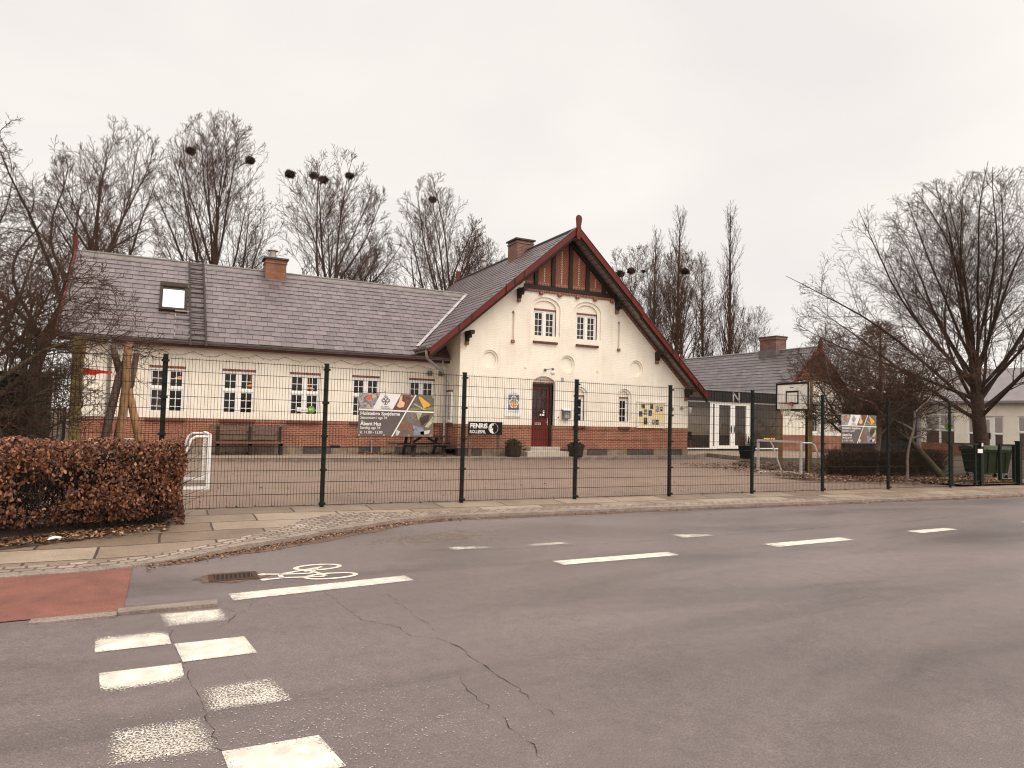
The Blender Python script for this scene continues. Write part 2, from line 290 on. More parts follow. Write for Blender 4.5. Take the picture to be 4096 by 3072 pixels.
# ------------------------------------------------------------------ mesh building
class MB:
    def __init__(s): s.v = []; s.f = []; s.mi = []; s.uv = {}
    def poly(s, pts, mi=0, uv=None):
        i = len(s.v); s.v += [tuple(p) for p in pts]; s.f.append(tuple(range(i, i+len(pts)))); s.mi.append(mi)
        if uv: s.uv[len(s.f)-1] = uv
    def box(s, x0, x1, y0, y1, z0, z1, mi=0):
        i = len(s.v); s.v += [(x, y, z) for z in (z0, z1) for y in (y0, y1) for x in (x0, x1)]
        for q in ((0, 2, 3, 1), (4, 5, 7, 6), (0, 1, 5, 4), (2, 6, 7, 3), (0, 4, 6, 2), (1, 3, 7, 5)):
            s.f.append(tuple(i+k for k in q)); s.mi.append(mi)
    def bar(s, a, b, w, h=None, mi=0, up=(0, 0, 1)):
        h = w if h is None else h; a = Vector(a); b = Vector(b); d = (b-a).normalized(); up = Vector(up)
        if abs(d.dot(up)) > .98: up = Vector((0, 1, 0))
        u = d.cross(up).normalized(); n = u.cross(d); i = len(s.v)
        for p in (a, b):
            for k, l in ((-1, -1), (1, -1), (1, 1), (-1, 1)): s.v.append(tuple(p+u*(k*w/2)+n*(l*h/2)))
        for q in ((3, 2, 1, 0), (4, 5, 6, 7), (0, 1, 5, 4), (1, 2, 6, 5), (2, 3, 7, 6), (3, 0, 4, 7)):
            s.f.append(tuple(i+k for k in q)); s.mi.append(mi)
    def tube(s, pts, r, n=8, mi=0, caps=True):
        pts = [Vector(p) for p in pts]; rs = r if isinstance(r, (list, tuple)) else [r]*len(pts); i0 = len(s.v); ref = None
        for k, p in enumerate(pts):
            d = (pts[min(k+1, len(pts)-1)]-pts[max(k-1, 0)]).normalized()
            if ref is None: ref = Vector((0, 0, 1)) if abs(d.z) < .9 else Vector((1, 0, 0))
            u = d.cross(ref).normalized(); w = u.cross(d); ref = w
            for j in range(n):
                a = 2*math.pi*j/n; s.v.append(tuple(p+(u*math.cos(a)+w*math.sin(a))*rs[k]))
        for k in range(len(pts)-1):
            for j in range(n):
                a = i0+k*n+j; b2 = i0+k*n+(j+1) % n; s.f.append((a, b2, b2+n, a+n)); s.mi.append(mi)
        if caps:
            s.f.append(tuple(i0+j for j in range(n))[::-1]); s.mi.append(mi)
            s.f.append(tuple(i0+(len(pts)-1)*n+j for j in range(n))); s.mi.append(mi)
    def prism(s, poly, d, mi=0):
        d = Vector(d); i = len(s.v); n = len(poly); s.v += [tuple(p) for p in poly]; s.v += [tuple(Vector(p)+d) for p in poly]
        s.f.append(tuple(range(i, i+n))[::-1]); s.mi.append(mi); s.f.append(tuple(range(i+n, i+2*n))); s.mi.append(mi)
        for k in range(n): s.f.append((i+k, i+(k+1) % n, i+n+(k+1) % n, i+n+k)); s.mi.append(mi)
    def disc(s, c, u, w, r, n=24, mi=0, r0=0):
        c = Vector(c); u = Vector(u); w = Vector(w)
        P = [c+(u*math.cos(2*math.pi*k/n)+w*math.sin(2*math.pi*k/n))*r for k in range(n)]
        if not r0: s.poly(P, mi); return
        Q = [c+(u*math.cos(2*math.pi*k/n)+w*math.sin(2*math.pi*k/n))*r0 for k in range(n)]
        for k in range(n): s.poly([P[k], P[(k+1) % n], Q[(k+1) % n], Q[k]], mi)
    def build(s, name, mats, parent=None, smooth=False, tone=None, origin=None):
        me = bpy.data.meshes.new(name); O = Vector(parent.get('_o', (0, 0, 0))) if parent else Vector(origin or (0, 0, 0))
        me.from_pydata([tuple(Vector(p)-O) for p in s.v], [], s.f)
        mats = mats if isinstance(mats, (list, tuple)) else [mats]
        for m in mats: me.materials.append(M[m] if isinstance(m, str) else m)
        me.polygons.foreach_set('material_index', s.mi)
        if smooth: me.polygons.foreach_set('use_smooth', [True]*len(s.f))
        if s.uv:
            ul = me.uv_layers.new(name='UVMap')
            for fi, uv in s.uv.items():
                for k, li in enumerate(me.polygons[fi].loop_indices): ul.data[li].uv = uv[k]
        if tone is not None:
            a = me.attributes.new('tone', 'FLOAT', 'FACE'); a.data.foreach_set('value', list(tone))
        me.update(); return link(name, me, parent, O if not parent else None)
def link(name, me, parent=None, loc=None):
    o = bpy.data.objects.new(name, me); C.objects.link(o)
    if parent: o.parent = parent; o['_o'] = tuple(parent['_o'])
    else: o.location = loc or (0, 0, 0); o['_o'] = tuple(loc or (0, 0, 0))
    return o
def thing(name, label, cat, loc, group=None):
    o = bpy.data.objects.new(name, None); o.empty_display_size = .2; C.objects.link(o); o.location = loc; o['_o'] = tuple(loc); tag(o, label, cat, group); return o
def tag(o, label, cat, group=None):
    o['label'] = label; o['category'] = cat
    if group: o['group'] = group
    return o
def struct(o, label=None):
    o['kind'] = 'structure'
    if label: o['label'] = label
    return o
def copy_tree(o, parent=None):
    c = o.copy(); C.objects.link(c); c.parent = parent
    for ch in list(o.children): copy_tree(ch, c)
    return c
def text_mesh(txt, size, bold=0., align='LEFT', ext=0.):
    cu = bpy.data.curves.new('lettering', 'FONT'); cu.body = txt; cu.size = size; cu.offset = bold; cu.align_x = align; cu.extrude = ext; cu.resolution_u = 4
    t = bpy.data.objects.new('lettering', cu); C.objects.link(t); bpy.context.view_layer.update()
    me = bpy.data.meshes.new_from_object(t); vs = [tuple(v.co) for v in me.vertices]; fs = [tuple(p.vertices) for p in me.polygons]
    bpy.data.objects.remove(t); bpy.data.meshes.remove(me); return vs, fs
def add_text(mb, txt, size, org, u=(1, 0, 0), w=(0, 0, 1), bold=0., align='LEFT', mi=0, width=None):
    vs, fs = text_mesh(txt, size, bold, align); org = Vector(org); u = Vector(u); w = Vector(w)
    if width:
        xs = [v[0] for v in vs]; k = width/(max(xs)-min(xs)); vs = [((v[0]-min(xs))*k, v[1], v[2]) for v in vs]
    i = len(mb.v); mb.v += [tuple(org+u*v[0]+w*v[1]) for v in vs]
    for f in fs: mb.f.append(tuple(i+k for k in f)); mb.mi.append(mi)

# walls with shaped openings: T maps (along, depth, up) to the world
def south(y): return lambda u, d, z: (u, y+d, z)
def west(x): return lambda u, d, z: (x+d, u, z)
def hole(x0, x1, bot, top, n=1):
    f = lambda g: g if callable(g) else (lambda x, g=g: g)
    return dict(x0=x0, x1=x1, bot=f(bot), top=f(top), n=n)
def arch(x0, x1, spring, rise):
    c = (x0+x1)/2; a = (x1-x0)/2
    return lambda x: spring+rise*math.sqrt(max(0., 1-((x-c)/a)**2))
def circ(xc, zc, r): return hole(xc-r, xc+r, lambda x: zc-math.sqrt(max(0, r*r-(x-xc)**2)), lambda x: zc+math.sqrt(max(0, r*r-(x-xc)**2)), 20)
def xsamples(h):
    n = h['n']
    return [h['x0']+(h['x1']-h['x0'])*(.5-.5*math.cos(math.pi*k/n)) for k in range(n+1)] if n > 1 else [h['x0'], h['x1']]
def panel(mb, T, d, x0, x1, bot, top, holes=(), extra=(), mi=0):
    fb = bot if callable(bot) else (lambda x: bot); ft = top if callable(top) else (lambda x: top)
    xs = {x0, x1, *[e for e in extra if x0 < e < x1]}
    for h in holes: xs.update(x for x in xsamples(h) if x0 <= x <= x1)
    xs = sorted(xs)
    for a, b in zip(xs, xs[1:]):
        if b-a < 1e-6: continue
        mid = (a+b)/2; hs = sorted([h for h in holes if h['x0'] < mid < h['x1']], key=lambda h: h['bot'](mid))
        lo = fb
        for h in hs+[None]:
            hi = h['bot'] if h else ft
            if hi(mid)-lo(mid) > 1e-5: mb.poly([T(a, d, lo(a)), T(b, d, lo(b)), T(b, d, hi(b)), T(a, d, hi(a))], mi)
            if h: lo = h['top']
def reveal(mb, T, h, d0, d1, mi=0, bottom=True):
    xs = xsamples(h)
    for a, b in zip(xs, xs[1:]):
        mb.poly([T(a, d0, h['top'](a)), T(b, d0, h['top'](b)), T(b, d1, h['top'](b)), T(a, d1, h['top'](a))], mi)
        if bottom: mb.poly([T(b, d0, h['bot'](b)), T(a, d0, h['bot'](a)), T(a, d1, h['bot'](a)), T(b, d1, h['bot'](b))], mi)
    for x in (h['x0'], h['x1']):
        if h['top'](x)-h['bot'](x) > 1e-4: mb.poly([T(x, d0, h['bot'](x)), T(x, d0, h['top'](x)), T(x, d1, h['top'](x)), T(x, d1, h['bot'](x))], mi)
def tbox(mb, T, u0, u1, d0, d1, z0, z1, mi=0):
    c = [T(u, d, z) for z in (z0, z1) for d in (d0, d1) for u in (u0, u1)]; i = len(mb.v); mb.v += c
    for q in ((0, 2, 3, 1), (4, 5, 7, 6), (0, 1, 5, 4), (2, 6, 7, 3), (0, 4, 6, 2), (1, 3, 7, 5)): mb.f.append(tuple(i+k for k in q)); mb.mi.append(mi)
def window(T, d, x0, x1, z0, z1, parent, cols=2, rows=(4,), leaves=2, fw=.06, sash=.045, glass='glass', name='window', mat='white', mun=.022, transom=.07):
    """A casement: frame and sashes in one mesh, panes as a sub-part."""
    f = MB()
    tbox(f, T, x0, x0+fw, d-.02, d+.07, z0, z1); tbox(f, T, x1-fw, x1, d-.02, d+.07, z0, z1)
    tbox(f, T, x0+fw, x1-fw, d-.02, d+.07, z1-fw, z1); tbox(f, T, x0+fw, x1-fw, d-.02, d+.07, z0, z0+fw)
    ix0, ix1, iz0, iz1 = x0+fw, x1-fw, z0+fw, z1-fw
    lw = (ix1-ix0)/leaves
    tot = sum(rows); zz = iz1; bands = []
    for r in rows: h = (iz1-iz0)*r/tot; bands.append((zz-h, zz, r)); zz -= h
    for k in range(1, len(bands)): tbox(f, T, ix0, ix1, d-.03, d+.06, bands[k-1][0]-transom/2, bands[k-1][0]+transom/2)
    for k in range(1, leaves): tbox(f, T, ix0+k*lw-.05, ix0+k*lw+.05, d-.025, d+.062, iz0, iz1)
    for bi, (b0, b1, r) in enumerate(bands):
        if bi > 0: b1 -= transom/2
        if bi < len(bands)-1: b0 += transom/2
        for k in range(leaves):
            a0 = ix0+k*lw+(.05 if k else 0); a1 = ix0+(k+1)*lw-(.05 if k < leaves-1 else 0)
            for q in ((a0, a0+sash, b0, b1), (a1-sash, a1, b0, b1), (a0+sash, a1-sash, b1-sash, b1), (a0+sash, a1-sash, b0, b0+sash)): tbox(f, T, q[0], q[1], d+.0, d+.05, q[2], q[3])
            g0, g1, h0, h1 = a0+sash, a1-sash, b0+sash, b1-sash
            for c in range(1, cols): xm = g0+(g1-g0)*c/cols; tbox(f, T, xm-mun/2, xm+mun/2, d+.01, d+.045, h0, h1)
            for c in range(1, r): zm = h0+(h1-h0)*c/r; tbox(f, T, g0, g1, d+.012, d+.043, zm-mun/2, zm+mun/2)
    w = f.build(name, mat, parent)
    g = MB(); g.poly([T(ix0, d+.03, iz0), T(ix1, d+.03, iz0), T(ix1, d+.03, iz1), T(ix0, d+.03, iz1)]); g.build('pane', glass, w)
    return w

# slated roof slope: origin at the eave, U along the eave, S up the slope
def slates(mb, tone, O, U, S, ulen, slen, keep=None, w=.37, h=.285, skip=None):
    O = Vector(O); U = Vector(U).normalized(); S = Vector(S).normalized(); Nn = U.cross(S).normalized()
    if Nn.z < 0: Nn = -Nn
    nr = int(math.ceil(slen/h))
    for r in range(nr):
        s0 = r*h; s1 = min(s0+h+.03, slen); x = -(w*.5 if r % 2 else 0)-random.random()*.04
        while x < ulen:
            ww = w*(1+random.uniform(-.03, .03)); a, b = max(x, 0)+.005, min(x+ww, ulen)-.005; x += ww
            if b-a < .03: continue
            c = O+U*((a+b)/2)+S*((s0+s1)/2)
            if keep and not keep(c): continue
            l0 = .025+random.uniform(-.003, .006); l1 = .006; j = random.uniform(-.012, .012)
            P = [O+U*a+S*(s0+j)+Nn*l0, O+U*b+S*(s0+j+random.uniform(-.004, .004))+Nn*l0, O+U*b+S*s1+Nn*l1, O+U*a+S*s1+Nn*l1]
            Q = [O+U*a+S*(s0+j), O+U*b+S*(s0+j)]
            t = min(1, max(0, random.gauss(.5, .24)))
            mb.poly(P); mb.poly([Q[0], Q[1], P[1], P[0]]); mb.poly([Q[0], P[0], P[3]]); mb.poly([Q[1], P[2], P[1]]); tone += [t]*4
    return nr

# ------------------------------------------------------------------ camera, sky, light
cam = bpy.data.cameras.new('camera'); co = bpy.data.objects.new('camera', cam); C.objects.link(co)
r_ = Vector((.89184816, -.45163553, .02514372)); d_ = Vector((.04428748, .03186515, -.99851051)); f_ = Vector((.45016161, .89163331, .04842068))
mw = Matrix((( r_.x, -d_.x, -f_.x, 0), (r_.y, -d_.y, -f_.y, 0), (r_.z, -d_.z, -f_.z, 1.75), (0, 0, 0, 1)))
co.matrix_world = mw; cam.sensor_width = 36; cam.lens = 2720/4096*36; cam.clip_end = 900; cam.clip_start = .05
SC.camera = co
W = bpy.data.worlds.new('World'); SC.world = W; W.use_nodes = True
nt = W.node_tree; L = nt.links; bg = nt.nodes['Background']
sky = N(nt, 'ShaderNodeTexSky'); sky.sky_type = 'NISHITA'; sky.sun_disc = False; sky.sun_elevation = R(48); sky.sun_rotation = R(150)
tc = N(nt, 'ShaderNodeTexCoord'); sp = N(nt, 'ShaderNodeSeparateXYZ'); L.new(tc.outputs['Generated'], sp.inputs[0])
mr = N(nt, 'ShaderNodeMapRange', interpolation_type='SMOOTHSTEP'); mr.inputs['From Min'].default_value = .55; mr.inputs['From Max'].default_value = 1.; mr.inputs['To Min'].default_value = 1.; mr.inputs['To Max'].default_value = 2.9
L.new(sp.outputs[2], mr.inputs['Value'])
ms = N(nt, 'ShaderNodeMapRange', interpolation_type='SMOOTHSTEP'); ms.inputs['From Min'].default_value = .1; ms.inputs['From Max'].default_value = -.9; ms.inputs['To Min'].default_value = 0.; ms.inputs['To Max'].default_value = 1.0
L.new(sp.outputs[1], ms.inputs['Value'])
ad = N(nt, 'ShaderNodeMath', operation='ADD'); L.new(mr.outputs[0], ad.inputs[0]); L.new(ms.outputs[0], ad.inputs[1])
mp = N(nt, 'ShaderNodeMapping'); mp.inputs['Scale'].default_value = (1.5, 1.5, 3.2); mp.inputs['Location'].default_value = (.3, .1, .55); L.new(tc.outputs['Generated'], mp.inputs[0])
cl = N(nt, 'ShaderNodeTexNoise', Scale=1.15, Detail=5., Roughness=.45, Distortion=.3); L.new(mp.outputs[0], cl.inputs['Vector'])
cr = ramp(nt, [(.36, (.735, .695, .668)), (.5, (.795, .747, .708)), (.64, (.865, .81, .757))]); L.new(cl.outputs['Fac'], cr.inputs['Fac'])
vm = N(nt, 'ShaderNodeVectorMath', operation='SCALE'); L.new(cr.outputs[0], vm.inputs[0]); L.new(ad.outputs[0], vm.inputs['Scale'])
v2 = N(nt, 'ShaderNodeVectorMath', operation='SCALE'); L.new(sky.outputs[0], v2.inputs[0]); v2.inputs['Scale'].default_value = .05
mx = N(nt, 'ShaderNodeMix', data_type='RGBA'); mx.inputs['Factor'].default_value = .08
L.new(vm.outputs[0], mx.inputs['A']); L.new(v2.outputs[0], mx.inputs['B'])
L.new(mx.outputs['Result'], bg.inputs['Color']); bg.inputs['Strength'].default_value = 1.29
sl = bpy.data.lights.new('sun', 'SUN'); sl.energy = 1.1; sl.angle = R(25); sl.color = (1, .93, .84)
so = bpy.data.objects.new('sun', sl); C.objects.link(so); so.rotation_euler = Vector((-.42, .55, -.8)).to_track_quat('-Z', 'Y').to_euler()
SC.view_settings.view_transform = 'Standard'; SC.view_settings.look = 'None'; SC.view_settings.exposure = 0.; SC.view_settings.gamma = 1.
SC.cycles.max_bounces = 8; SC.cycles.transparent_max_bounces = 24; SC.cycles.use_denoising = True; SC.cycles.pixel_filter_type = 'BLACKMAN_HARRIS'; SC.cycles.filter_width = 1.15

# ------------------------------------------------------------------ ground, road, pavement
def sheet(name, mat, xs, y0, y1, z, parent=None, ny=1):
    mb = MB(); f0 = y0 if callable(y0) else (lambda x: y0); f1 = y1 if callable(y1) else (lambda x: y1)
    for a, b in zip(xs, xs[1:]):
        for k in range(ny):
            q = lambda x, t: (x, f0(x)+(f1(x)-f0(x))*t, z(x, t))
            mb.poly([q(a, k/ny), q(b, k/ny), q(b, (k+1)/ny), q(a, (k+1)/ny)])
    return mb.build(name, mat, parent)
XS = [-400, -60, -12, -5]+[x for x in range(-4, 46)]+[60, 120, 400]
struct(sheet('ground', 'soil', XS, -200, 500, lambda x, t: zs(x)-.06), 'brown soil and far ground under everything')
KP = [(-60, 8.30), (-3, 8.30), (-1.2, 8.32), (-.6, 8.36), (-.17, 8.44), (.06, 8.57), (.30, 8.69), (.61, 8.84), (.83, 8.99), (1.12, 9.17), (1.43, 9.32), (1.72, 9.52), (1.99, 9.75), (2.46, 10.03), (2.99, 10.33), (3.4, 10.55), (3.8, 10.68), (4.3, 10.74), (5.5, 10.76), (8, 10.75), (12, 10.68), (17, 10.6), (22, 10.57), (60, 10.4)]
def kerb_y(x):
    for (a, ya), (b, yb) in zip(KP, KP[1:]):
        if a <= x <= b: return ya+(yb-ya)*(x-a)/(b-a)
    return KP[-1][1]
def kerb_h(x): return .012 if x < -.4 else min(.065, .012+(x+.4)*.04)
def pav_z(x, t): return zs(x)+kerb_h(x)+(.118-kerb_h(x))*t
RX = [-60, -12, -6]+[-3+.5*k for k in range(60)]+[30, 45, 60]
road = struct(sheet('road', 'asphalt', RX, -9., kerb_y, lambda x, t: zs(x)), 'grey worn asphalt road with white markings')
KX = sorted({k[0] for k in KP} | {-2., 6.5, 10., 14., 19., 26.})
struct(sheet('pavement', 'slabs', sorted(set(KX) | {x*.5 for x in range(-6, 60)}), lambda x: kerb_y(x)+.14, 12.02, lambda x, t: pav_z(x, t)), 'footpath of concrete slabs along the fence')
# kerb stones with joints, follow the curve
kb = MB()
pts = [(x, kerb_y(x)) for x in [-60, -20]+[-3+.25*k for k in range(30)]+[4.5+.9*k for k in range(26)]+[40, 60]]
def offs(i, o):
    a = Vector((*pts[max(i-1, 0)], 0)); b = Vector((*pts[min(i+1, len(pts)-1)], 0)); n = (b-a).normalized(); return Vector((*pts[i], 0))+Vector((-n.y, n.x, 0))*o
for i in range(len(pts)-1):
    g = .0
    A, B, A2, B2 = offs(i, 0), offs(i+1, 0), offs(i, .15), offs(i+1, .15)
    za, zb = zs(A.x)+kerb_h(A.x)+.006, zs(B.x)+kerb_h(B.x)+.006
    j = random.uniform(-.006, .006)
    kb.poly([(A.x, A.y, zs(A.x)-.05), (B.x, B.y, zs(B.x)-.05), (B.x, B.y+.01, zb+j), (A.x, A.y+.01, za+j)])
    kb.poly([(A.x, A.y+.01, za+j), (B.x, B.y+.01, zb+j), (B2.x, B2.y, zb+.003), (A2.x, A2.y, za+.003)])
kerb = struct(kb.build('kerb', 'kerbstone'), 'low rough granite kerb curving along the road')
cb = MB()                                                     # strip of setts behind the kerb, wider where the kerb swings out
acc = 0
SXs = [-14+.5*k for k in range(22)]+[-3+.2*k for k in range(36)]+[4.4+.6*k for k in range(45)]
for a, b in zip(SXs, SXs[1:]):
    def wd(x): return .30+.75*math.exp(-((x-2.4)/1.0)**2) if x > -4 else .3
    l = math.hypot(b-a, kerb_y(b)-kerb_y(a))
    q = []; uvq = []
    for x, uu in ((a, acc), (b, acc+l)):
        q.append(((x, kerb_y(x)+.15), (uu, 0))); q.append(((x, kerb_y(x)+.15+wd(x)), (uu, wd(x))))
    def zz(p):
        t = (p[1]-kerb_y(p[0])-.14)/(12.02-kerb_y(p[0])-.14); return pav_z(p[0], t)+.005
    P = [q[0][0], q[2][0], q[3][0], q[1][0]]; U = [q[0][1], q[2][1], q[3][1], q[1][1]]
    cb.poly([(*p, zz(p)) for p in P], 0, U); acc += l
struct(cb.build('cobble_strip', 'cobbles'), 'strip of granite setts behind the kerb')
# red cycle path and its stub kerb
struct(sheet('cycle_path', 'redpath', [-60, -12, -5, -3, -2, -1, -.5, -.26], lambda x: 6.66 if x > -1.5 else 6.6, lambda x: kerb_y(x)-.01, lambda x, t: zs(x)+.008), 'red asphalt cycle path')
sk = MB(); sk.box(-.9, -.3, 6.52, 6.65, -.02, .040); sk.box(-.295, .47, 6.56, 6.70, -.02, .050); sk.box(-30, -.905, 6.5, 6.61, -.02, .02)
st = sk.build('stub_kerb', 'kerbstone'); struct(st, 'short granite kerb at the end of the red path')
# painted markings, each its own mesh on the road
def mark(name, quad, wear, dz=.004):
    mb = MB(); (a, b, c, d) = [Vector(p) for p in quad]; n = 10; W_ = []
    g = {}
    for i in range(n+1):
        for j in range(n+1):
            u, v = i/n, j/n; p = (a*(1-u)+b*u)*(1-v)+(d*(1-u)+c*u)*v
            g[i, j] = len(mb.v); mb.v.append((p.x, p.y, zs(p.x)+dz)); eg = min(u, 1-u, v, 1-v); W_.append(wear(u, v)+(.34 if eg < .01 else (.10 if eg < .11 else 0)))
    for i in range(n):
        for j in range(n): mb.f.append((g[i, j], g[i+1, j], g[i+1, j+1], g[i, j+1])); mb.mi.append(0)
    o = mb.build(name, 'paint', road); at = o.data.attributes.new('wear', 'FLOAT', 'POINT'); at.data.foreach_set('value', W_)
    return o
def q2(*p): return [(x, y, 0) for x, y in p]
mark('crossing_block', q2((.06, 6.08), (.53, 6.10), (.49, 6.47), (.02, 6.48)), lambda u, v: .22+.25*(1-v))
mark('crossing_block', q2((-.38, 5.63), (.10, 5.64), (.07, 6.02), (-.41, 6.03)), lambda u, v: .05+.75*max(0, v-.55)/.45)
mark('crossing_block', q2((.17, 5.21), (.65, 5.22), (.60, 5.63), (.12, 5.63)), lambda u, v: .02)
mark('crossing_block', q2((-.28, 4.76), (.18, 4.80), (.16, 5.19), (-.32, 5.19)), lambda u, v: .02+1.0*max(0, .45-v)/.45)
mark('crossing_block', q2((.28, 4.31), (.75, 4.29), (.69, 4.72), (.23, 4.71)), lambda u, v: .42+.22*v-.1*u)
mark('crossing_block', q2((-.18, 3.83), (.31, 3.80), (.26, 4.27), (-.22, 4.28)), lambda u, v: .42+.12*v)
mark('crossing_block', q2((.36, 3.38), (.86, 3.40), (.80, 3.78), (.32, 3.79)), lambda u, v: .02)
mark('edge_line', q2((.61, 6.71), (2.39, 6.90), (2.36, 7.14), (.59, 6.97)), lambda u, v: .10+.08*math.sin(u*9)**2)
mark('lane_dash', q2((4.30, 7.03), (6.10, 7.05), (6.08, 7.28), (4.28, 7.27)), lambda u, v: .10)
mark('lane_dash', q2((7.90, 7.06), (9.63, 7.12), (9.64, 7.36), (7.87, 7.31)), lambda u, v: .14)
mark('lane_dash', q2((11.46, 7.20), (12.61, 7.27), (12.57, 7.46), (11.42, 7.45)), lambda u, v: .16)
mark('lane_dash', q2((15.0, 7.3), (16.8, 7.35), (16.8, 7.55), (15.0, 7.5)), lambda u, v: .3)
mark('worn_dash', q2((3.38, 8.30), (4.02, 8.22), (4.02, 8.40), (3.38, 8.50)), lambda u, v: .30+.5*u)
mark('worn_dash', q2((4.45, 8.20), (5.12, 8.20), (5.12, 8.36), (4.45, 8.36)), lambda u, v: .62-.25*u)
mark('worn_dash', q2((7.05, 8.08), (7.75, 8.08), (7.75, 8.25), (7.05, 8.40)), lambda u, v: .35+.25*u)
mark('worn_dash', q2((9.1, 8.15), (9.75, 8.15), (9.75, 8.28), (9.1, 8.28)), lambda u, v: .75)
# bicycle symbol lying across the lane
by = MB()
def ring(c, rx, ry, w, n=28, a0=0, a1=360):
    for k in range(n):
        t0 = R(a0+(a1-a0)*k/n); t1 = R(a0+(a1-a0)*(k+1)/n)
        q = [(c[0]+(rx+s)*math.cos(t), c[1]+(ry+s)*math.sin(t)) for t, s in ((t0, w/2), (t1, w/2), (t1, -w/2), (t0, -w/2))]
        by.poly([(x, y, zs(x)+.0042) for x, y in q])
def stroke(a, b, w):
    d = Vector((b[0]-a[0], b[1]-a[1])).normalized()*w/2; n = Vector((-d.y, d.x))
    by.poly([(p.x, p.y, zs(p.x)+.0046) for p in (Vector(a)-n, Vector(b)-n, Vector(b)+n, Vector(a)+n)])
ring((1.58, 7.84), .24, .13, .055); ring((1.63, 7.38), .26, .12, .055)
stroke((1.63, 7.84), (1.14, 7.62), .05); stroke((1.14, 7.62), (1.45, 7.56), .05); stroke((1.14, 7.62), (1.14, 7.42), .05); stroke((1.14, 7.45), (1.56, 7.38), .05)
stroke((1.45, 7.56), (1.56, 7.80), .05); stroke((1.50, 7.62), (1.58, 7.40), .05); stroke((.98, 7.68), (1.16, 7.62), .05); stroke((.98, 7.43), (1.14, 7.45), .05); stroke((1.40, 7.68), (1.56, 7.72), .06)
by.disc((.97, 7.67, zs(.97)+.005), (1, 0, 0), (0, 1, 0), .045, 14); by.disc((.97, 7.43, zs(.97)+.005), (1, 0, 0), (0, 1, 0), .045, 14)
bo = by.build('bicycle_symbol', 'paint', road); at = bo.data.attributes.new('wear', 'FLOAT', 'POINT'); at.data.foreach_set('value', [.06]*len(bo.data.vertices))
# cracks and scraps of old paint
def crack(pts, w):
    mb = MB(); P = []
    for (a, b) in zip(pts, pts[1:]):
        n = max(2, int(math.hypot(b[0]-a[0], b[1]-a[1])/.05))
        for k in range(n): t = k/n; P.append((a[0]+(b[0]-a[0])*t+random.gauss(0, .012), a[1]+(b[1]-a[1])*t+random.gauss(0, .012)))
    P.append(pts[-1]); ws = [w*random.choice([.08, .3, .5, .75])*random.uniform(.5, 1) for _ in P]
    for i in range(len(P)-1):
        (x0, y0), (x1, y1) = P[i], P[i+1]; d = Vector((x1-x0, y1-y0)).normalized(); n = Vector((-d.y, d.x))
        mb.poly([(x0-n.x*ws[i], y0-n.y*ws[i], zs(x0)+.0035), (x1-n.x*ws[i+1], y1-n.y*ws[i+1], zs(x1)+.0035), (x1+n.x*ws[i+1], y1+n.y*ws[i+1], zs(x1)+.0035), (x0+n.x*ws[i], y0+n.y*ws[i], zs(x0)+.0035)])
    mb.build('crack', 'crackfill', road)
crack([(1.44, 6.8), (1.48, 6.23), (1.53, 5.73), (1.73, 5.52), (1.79, 5.16), (1.96, 5.05)], .004)
crack([(1.90, 6.8), (1.98, 6.28), (1.99, 5.89), (2.02, 5.21)], .003); crack([(1.96, 5.05), (2.03, 4.82), (2.05, 4.38), (2.06, 4.04), (2.1, 3.5)], .006)
crack([(1.79, 4.25), (1.78, 3.94), (1.80, 3.63), (1.80, 3.38), (1.79, 3.07)], .005); crack([(.05, 6.5), (.1, 5.9), (.12, 5.6), (.17, 5.2), (.22, 4.7), (.28, 4.2), (.33, 3.7)], .004)
crack([(.52, 6.5), (.62, 6.3), (.55, 6.1), (.45, 5.95)], .004); crack([(.6, 6.7), (.75, 6.55), (.7, 6.35), (.55, 6.2)], .003)
crack([(2.9, 8.4), (4, 8.15), (6, 8.05), (8.2, 8.1), (11, 8.2), (14, 8.3)], .006)
def dirt_mat():
    m, nt, b = nodes('sandy_dirt'); L = nt.links; out = nt.nodes['Material Output']; tc = N(nt, 'ShaderNodeTexCoord'); at = N(nt, 'ShaderNodeAttribute', attribute_name='wear')
    f = N(nt, 'ShaderNodeTexNoise', Scale=6., Detail=9., Roughness=.8); L.new(tc.outputs['Object'], f.inputs['Vector'])
    s_ = N(nt, 'ShaderNodeMath', operation='SUBTRACT'); L.new(f.outputs['Fac'], s_.inputs[0]); L.new(at.outputs['Fac'], s_.inputs[1])
    st = N(nt, 'ShaderNodeMapRange'); st.inputs['From Min'].default_value = 0.; st.inputs['From Max'].default_value = .12; st.inputs['To Max'].default_value = .7; L.new(s_.outputs[0], st.inputs['Value'])
    t = N(nt, 'ShaderNodeBsdfTransparent'); mx = N(nt, 'ShaderNodeMixShader'); b.inputs['Base Color'].default_value = (.19, .128, .085, 1); b.inputs['Roughness'].default_value = .9
    L.new(st.outputs[0], mx.inputs[0]); L.new(t.outputs[0], mx.inputs[1]); L.new(b.outputs[0], mx.inputs[2]); L.new(mx.outputs[0], out.inputs['Surface']); return m
M['dirt'] = dirt_mat()
for quad, base in (([(1.2, 8.55, 0), (5.6, 8.6, 0), (5.6, 10.55, 0), (1.6, 9.3, 0)], .46), ([(5.6, 9.2, 0), (14, 9.4, 0), (14, 10.5, 0), (5.6, 10.55, 0)], .56)):
    mk = mark('sandy_patch', quad, lambda u, v: base+.22*abs(2*u-1)**2+.16*abs(2*v-1)**2, .0028); mk.data.materials[0] = M['dirt']
ps = MB()
